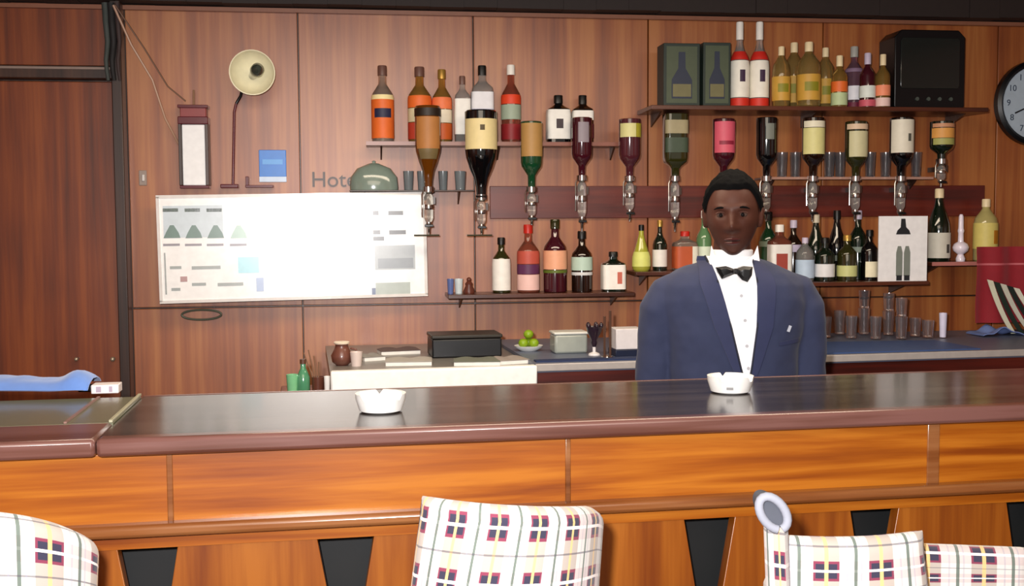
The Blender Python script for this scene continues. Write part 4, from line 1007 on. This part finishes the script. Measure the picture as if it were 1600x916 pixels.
# eyes
for sg in (-1, 1):
    c = TILT @ Vector((sg*.030, -.0745, .006))
    e = MB().ball(tuple(c), (.0125, .010, .0085), 18, 12).build('eye', pm('eye_white', '#54423A', .7, spec=.15), man)
    c2 = TILT @ Vector((sg*.030, -.0825, .0055))
    MB().ball(tuple(c2), (.0058, .0030, .0058), 14, 8).build('iris', pm('iris_dark', '#0C0605', .6, spec=.15), e)
    lid = MB().tube([tuple(TILT @ Vector((sg*.030+dx, -.0855+abs(dx)*.25, .0145-abs(dx)**2*28))) for dx in (-.013, -.007, 0, .007, .013)], .0028, 8).build('eyelid', skin, man)
    MB().tube([tuple(TILT @ Vector((sg*(.030+dx), -.0885+max(dx, 0)*.45, .0270-abs(dx)**2*14))) for dx in (-.017, -.008, 0, .009, .019)], [.0015, .003, .0032, .0028, .001], 8).build('eyebrow', pm('hair_black', '#060607', .9, spec=.12), man)
MB().tube([tuple(TILT @ Vector((dx, -.1035+abs(dx)*.45, -.0655+abs(dx)*.03))) for dx in (-.022, -.012, 0, .012, .022)], [.0008, .0014, .0016, .0014, .0008], 8).build('mouth_line', pm('lip_dark', '#241010', .5), man)
for nm_, zc, rr in (('upper_lip', -.0600, .0042), ('lower_lip', -.0715, .005)):
    MB().tube([tuple(TILT @ Vector((dx, -.1005+abs(dx)*.5, zc+(.0 if nm_ == 'lower_lip' else -abs(dx)*.12)))) for dx in (-.021, -.012, 0, .012, .021)], [.001, rr*.8, rr, rr*.8, .001], 8).build(nm_, pm('lip_skin', '#4A2220', .4), man)
# hair: shell over the skull with a hairline
hv2 = []; hfs = []; nu, nv = 96, 40
for j in range(nv+1):
    for i in range(nu):
        th = 2*math.pi*i/nu; f = -math.cos(th)   # -1 back..1 front? (front is -Y)
        front = (1+math.cos(th))/2; side = abs(math.sin(th))
        sst = lambda q: (lambda c: c*c*(3-2*c))(max(0, min(1, q)))
        zlim = (-.058+.066*sst(front/.55)) if front < .55 else .008+.064*sst((front-.55)/.30)
        zlim += .003*noise.noise(Vector((math.cos(th)*3, math.sin(th)*3, 1)))
        phm = math.acos(max(-1, min(1, zlim/.118))); ph = phm*j/nv
        nx, ny, nz = math.sin(ph)*math.sin(th), -math.sin(ph)*math.cos(th), math.cos(ph)
        edge = min(1, (nv-j)/5); gr = .0015+.009*edge+.003*noise.noise(Vector((nx*9, ny*9, nz*9)))*edge+.0015*noise.noise(Vector((nx*40, ny*40, nz*40)))*edge
        k = nz
        x, y, z = nx*(.0735*(1.05 if k > 0 else 1)+gr), ny*(.094+gr), nz*(.122+gr)
        if k < 0 and y > 0: y *= (1-.20*min(1, -k*1.15))
        hv2.append(TILT @ Vector((x, y, z)))
for j in range(nv):
    for i in range(nu):
        a, b = j*nu+i, j*nu+(i+1) % nu; hfs.append((a, a+nu, b+nu, b))
MB().add(hv2, hfs).build('hair', pm('hair_black', '#060607', .9, spec=.12), man, smooth=80)
# jacket
def torso_r(z):
    P = [(.86, .198, .135), (.95, .196, .135), (1.05, .184, .128), (1.15, .186, .130), (1.25, .200, .137), (1.33, .212, .134), (1.375, .208, .122), (1.405, .178, .102), (1.425, .130, .085), (1.442, .078, .072), (1.45, .064, .066)]
    for a, b in zip(P, P[1:]):
        if a[0] <= z <= b[0]:
            k = (z-a[0])/(b[0]-a[0]); return a[1]+(b[1]-a[1])*k, a[2]+(b[2]-a[2])*k
    return P[0][1:] if z < P[0][0] else P[-1][1:]
CY = .018; EX = 2.35
def tfront(x, z, g=0):
    rx, ry = torso_r(z); q = max(0, 1-(abs(x)/rx)**EX)
    return CY-ry*q**(1/EX)-g
jk = MB()
zs_ = [.86, .90, .95, 1.0, 1.05, 1.1, 1.15, 1.2, 1.25, 1.29, 1.33, 1.355, 1.375, 1.392, 1.405, 1.416, 1.425, 1.434, 1.442, 1.45]
vs = []; fs = []; n = 64
for z in zs_:
    rx, ry = torso_r(z)
    for i in range(n):
        a = 2*math.pi*i/n; ca, sa = math.cos(a), math.sin(a); q = (abs(ca)**EX+abs(sa)**EX)**(-1/EX)
        vs.append((rx*q*ca, CY+ry*q*sa, z))
for j in range(len(zs_)-1):
    for i in range(n): a, b = j*n+i, j*n+(i+1) % n; fs.append((a, b, b+n, a+n))
fs.append(tuple(range(n))[::-1]); fs.append(tuple(range((len(zs_)-1)*n, len(zs_)*n)))
jk.add(vs, fs)
for sg in (-1, 1):
    p = arm_path(sg)
    pth = [(sg*.150, .02, 1.355), (sg*.184, .02, 1.346), (sg*.208, .022, 1.30), (sg*.216, .03, 1.22), (sg*.222, .035, 1.10), (sg*.220, .01, .98), (sg*.212, -.018, .885)]
    jk.tube(pth, [.058, .060, .062, .060, .054, .050, .043], 26)
jo = jk.build('jacket', suit, man, smooth=0)
rm = jo.modifiers.new('sew', 'REMESH'); rm.mode = 'VOXEL'; rm.voxel_size = .007; rm.use_smooth_shade = True
sm = jo.modifiers.new('soft', 'SMOOTH'); sm.factor = .6; sm.iterations = 6
ns = bpy.data.textures.new('cloth_creases', 'CLOUDS'); ns.noise_scale = .11
dm = jo.modifiers.new('creases', 'DISPLACE'); dm.texture = ns; dm.strength = .015; dm.mid_level = .5
# front pieces following the chest
def mpx(px, py): # pixel -> (x,z) on the chest plane
    p = dpx(px, py, PY-.11); return p[0]-PX, p[2]
def chest(poly_l, poly_r, g, th, name, mat, nseg=14):
    """strip between two polylines (same count) laid on the chest"""
    vs = []; m = len(poly_l); k = nseg+1
    def interp(pl, v):
        f = v*(len(pl)-1); i = min(int(f), len(pl)-2); f -= i
        return pl[i][0]+(pl[i+1][0]-pl[i][0])*f, pl[i][1]+(pl[i+1][1]-pl[i][1])*f
    rows = 22
    for side in (0, 1):
        for j in range(rows+1):
            a = interp(poly_l, j/rows); b = interp(poly_r, j/rows)
            for i in range(k):
                u = i/nseg; x = a[0]+(b[0]-a[0])*u; z = a[1]+(b[1]-a[1])*u
                vs.append((x, tfront(x, z, g+(th if side == 0 else 0)), z))
    fs = []; q = (rows+1)*k
    for j in range(rows):
        for i in range(nseg):
            a = j*k+i; fs.append((a, a+1, a+k+1, a+k)); fs.append((a+q, a+k+q, a+k+1+q, a+1+q))
    bd_ = [i for i in range(nseg)]+[nseg+j*k for j in range(rows)]+[rows*k+i for i in range(nseg, 0, -1)]+[j*k for j in range(rows, 0, -1)]
    for i in range(len(bd_)): a, b = bd_[i], bd_[(i+1) % len(bd_)]; fs.append((a, a+q, b+q, b))
    return MB().add(vs, fs).build(name, mat, man, smooth=50)
Lv = [mpx(1113, 402), mpx(1122, 440), mpx(1140, 510), mpx(1156, 575), mpx(1163, 600)]
Rv = [mpx(1183, 402), mpx(1184, 440), mpx(1181, 510), mpx(1173, 575), mpx(1168, 600)]
GJ = .006
so = chest(Lv, Rv, GJ, .003, 'shirt_front', shirt)
for k, (px_, py_) in enumerate(((1157, 462), (1162, 500), (1165, 540), (1168, 575))):
    x, z = mpx(px_, py_)
    MB().lathe([(.0045, 0), (.0045, .002)], 12, M=Matrix.Rotation(R(90), 4, 'X'), c=(x, tfront(x, z, GJ+.0034), z)).build('shirt_button', pm('button_grey', '#B8B8BC', .3), so)
# lapels
def shift(pl, dx): return [(p[0]+d, p[1]) for p, d in zip(pl, dx)]
lapL = chest(shift(Lv, (-.022, -.050, -.045, -.024, -.014)), shift(Lv, (.003, .002, .002, .002, .002)), GJ+.003, .005, 'lapel', suit_d)
lapR = chest(shift(Rv, (-.003, -.002, -.002, -.002, -.002)), shift(Rv, (.024, .052, .046, .024, .014)), GJ+.003, .005, 'lapel', suit_d)
pip = pm('dark_edge', '#141828', .7)
for pl in (Lv,): MB().tube([(p[0], tfront(p[0], p[1], GJ+.008), p[1]) for p in pl], .0028, 8).build('lapel_edge', pip, lapL)
MB().tube([(p[0], tfront(p[0], p[1], GJ+.008), p[1]) for p in Rv], .0022, 8).build('lapel_edge', pip, lapR)
# breast pocket and pin
pk = chest([mpx(1218, 535), mpx(1218, 541)], [mpx(1256, 530), mpx(1256, 537)], GJ-.001, .003, 'pocket_welt', suit_d)
x, z = mpx(1234, 514)
MB().box((x, tfront(x, z, .012), z), (.008, .004, .018), ry=R(20)).build('pin', pm('pin_silver', '#C8CCD8', .3, metal=.4), man)
# collar band and points
MB().lathe([(.060, 1.425), (.060, 1.47), (.056, 1.473), (.055, 1.425)], 32, c=(0, .022, 0), caps=False).build('collar_band', shirt, man)
ycl = PY-.06
def cp(px, py, yy): p = dpx(px, py, PY+yy); return (p[0]-PX, yy, p[2])
for pts in (((1112, 384, -.03), (1116, 398, -.055), (1148, 418, -.082), (1144, 424, -.088), (1120, 430, -.080), (1108, 410, -.045)),
            ((1184, 384, -.03), (1178, 398, -.055), (1152, 416, -.082), (1156, 424, -.088), (1178, 428, -.080), (1187, 408, -.045))):
    f_ = [cp(*p) for p in pts]; b_ = [(x, y+.006, z) for x, y, z in f_]; n_ = len(f_)
    MB().add(f_+b_, [tuple(range(n_)), tuple(range(n_, 2*n_))[::-1]]+[(i, i+n_, (i+1) % n_+n_, (i+1) % n_) for i in range(n_)]).build('collar_point', shirt, man)
# bow tie
bt = MB()
def lobe(pts, y0, y1):
    f_ = [cp(px, py, y0) for px, py in pts]; cx_ = sum(p[0] for p in f_)/len(f_); cz_ = sum(p[2] for p in f_)/len(f_)
    vs = []
    for p in f_: vs.append(p)
    for p in f_: vs.append((p[0], y1, p[2]))
    for sc_, yy in ((.6, y0-.010), ): 
        pass
    n_ = len(f_); vs += [(cx_+(p[0]-cx_)*.55, y0-.008, cz_+(p[2]-cz_)*.55) for p in f_]
    fs = [tuple(range(n_, 2*n_))[::-1], tuple(range(2*n_, 3*n_))]
    for i in range(n_):
        j = (i+1) % n_; fs.append((i, i+n_, j+n_, j)); fs.append((i, j, j+2*n_, i+2*n_))
    return vs, fs
bt.add(*lobe([(1149, 421), (1135, 416), (1119, 418), (1122, 426), (1128, 436), (1149, 428)], -.112, -.096))
bt.add(*lobe([(1151, 420), (1162, 416), (1176, 417), (1175, 430), (1168, 441), (1160, 438), (1151, 428)], -.112, -.096))
bo_ = bt.build('bow_tie', pm('black_satin', '#08080A', .3, sheen=.2), man)
k_ = cp(1150, 424, -.116); MB().box(k_, (.012, .014, .016)).build('knot', pm('black_satin', '#08080A', .3), bo_, bevel=.003)
# trousers and shoes
tr = MB(); tr.lathe([(.10, .78), (.165, .82), (.175, .93)], 28, c=(0, .02, 0), sy=.72)
for sg in (-1, 1): tr.tube([(sg*.085, .02, .90), (sg*.09, .02, .50), (sg*.095, .03, .06)], [.098, .076, .062], 20)
to = tr.build('trousers', pm('black_trousers', '#14141A', .8), man, smooth=0)
rm = to.modifiers.new('sew', 'REMESH'); rm.mode = 'VOXEL'; rm.voxel_size = .012; rm.use_smooth_shade = True
for sg in (-1, 1): MB().lathe([(.048, 0), (.052, .02), (.05, .045), (.03, .085)], 20, c=(sg*.095, -.02, 0), sy=2.6).build('shoe', pm('black_leather', '#0C0A0A', .3), man)
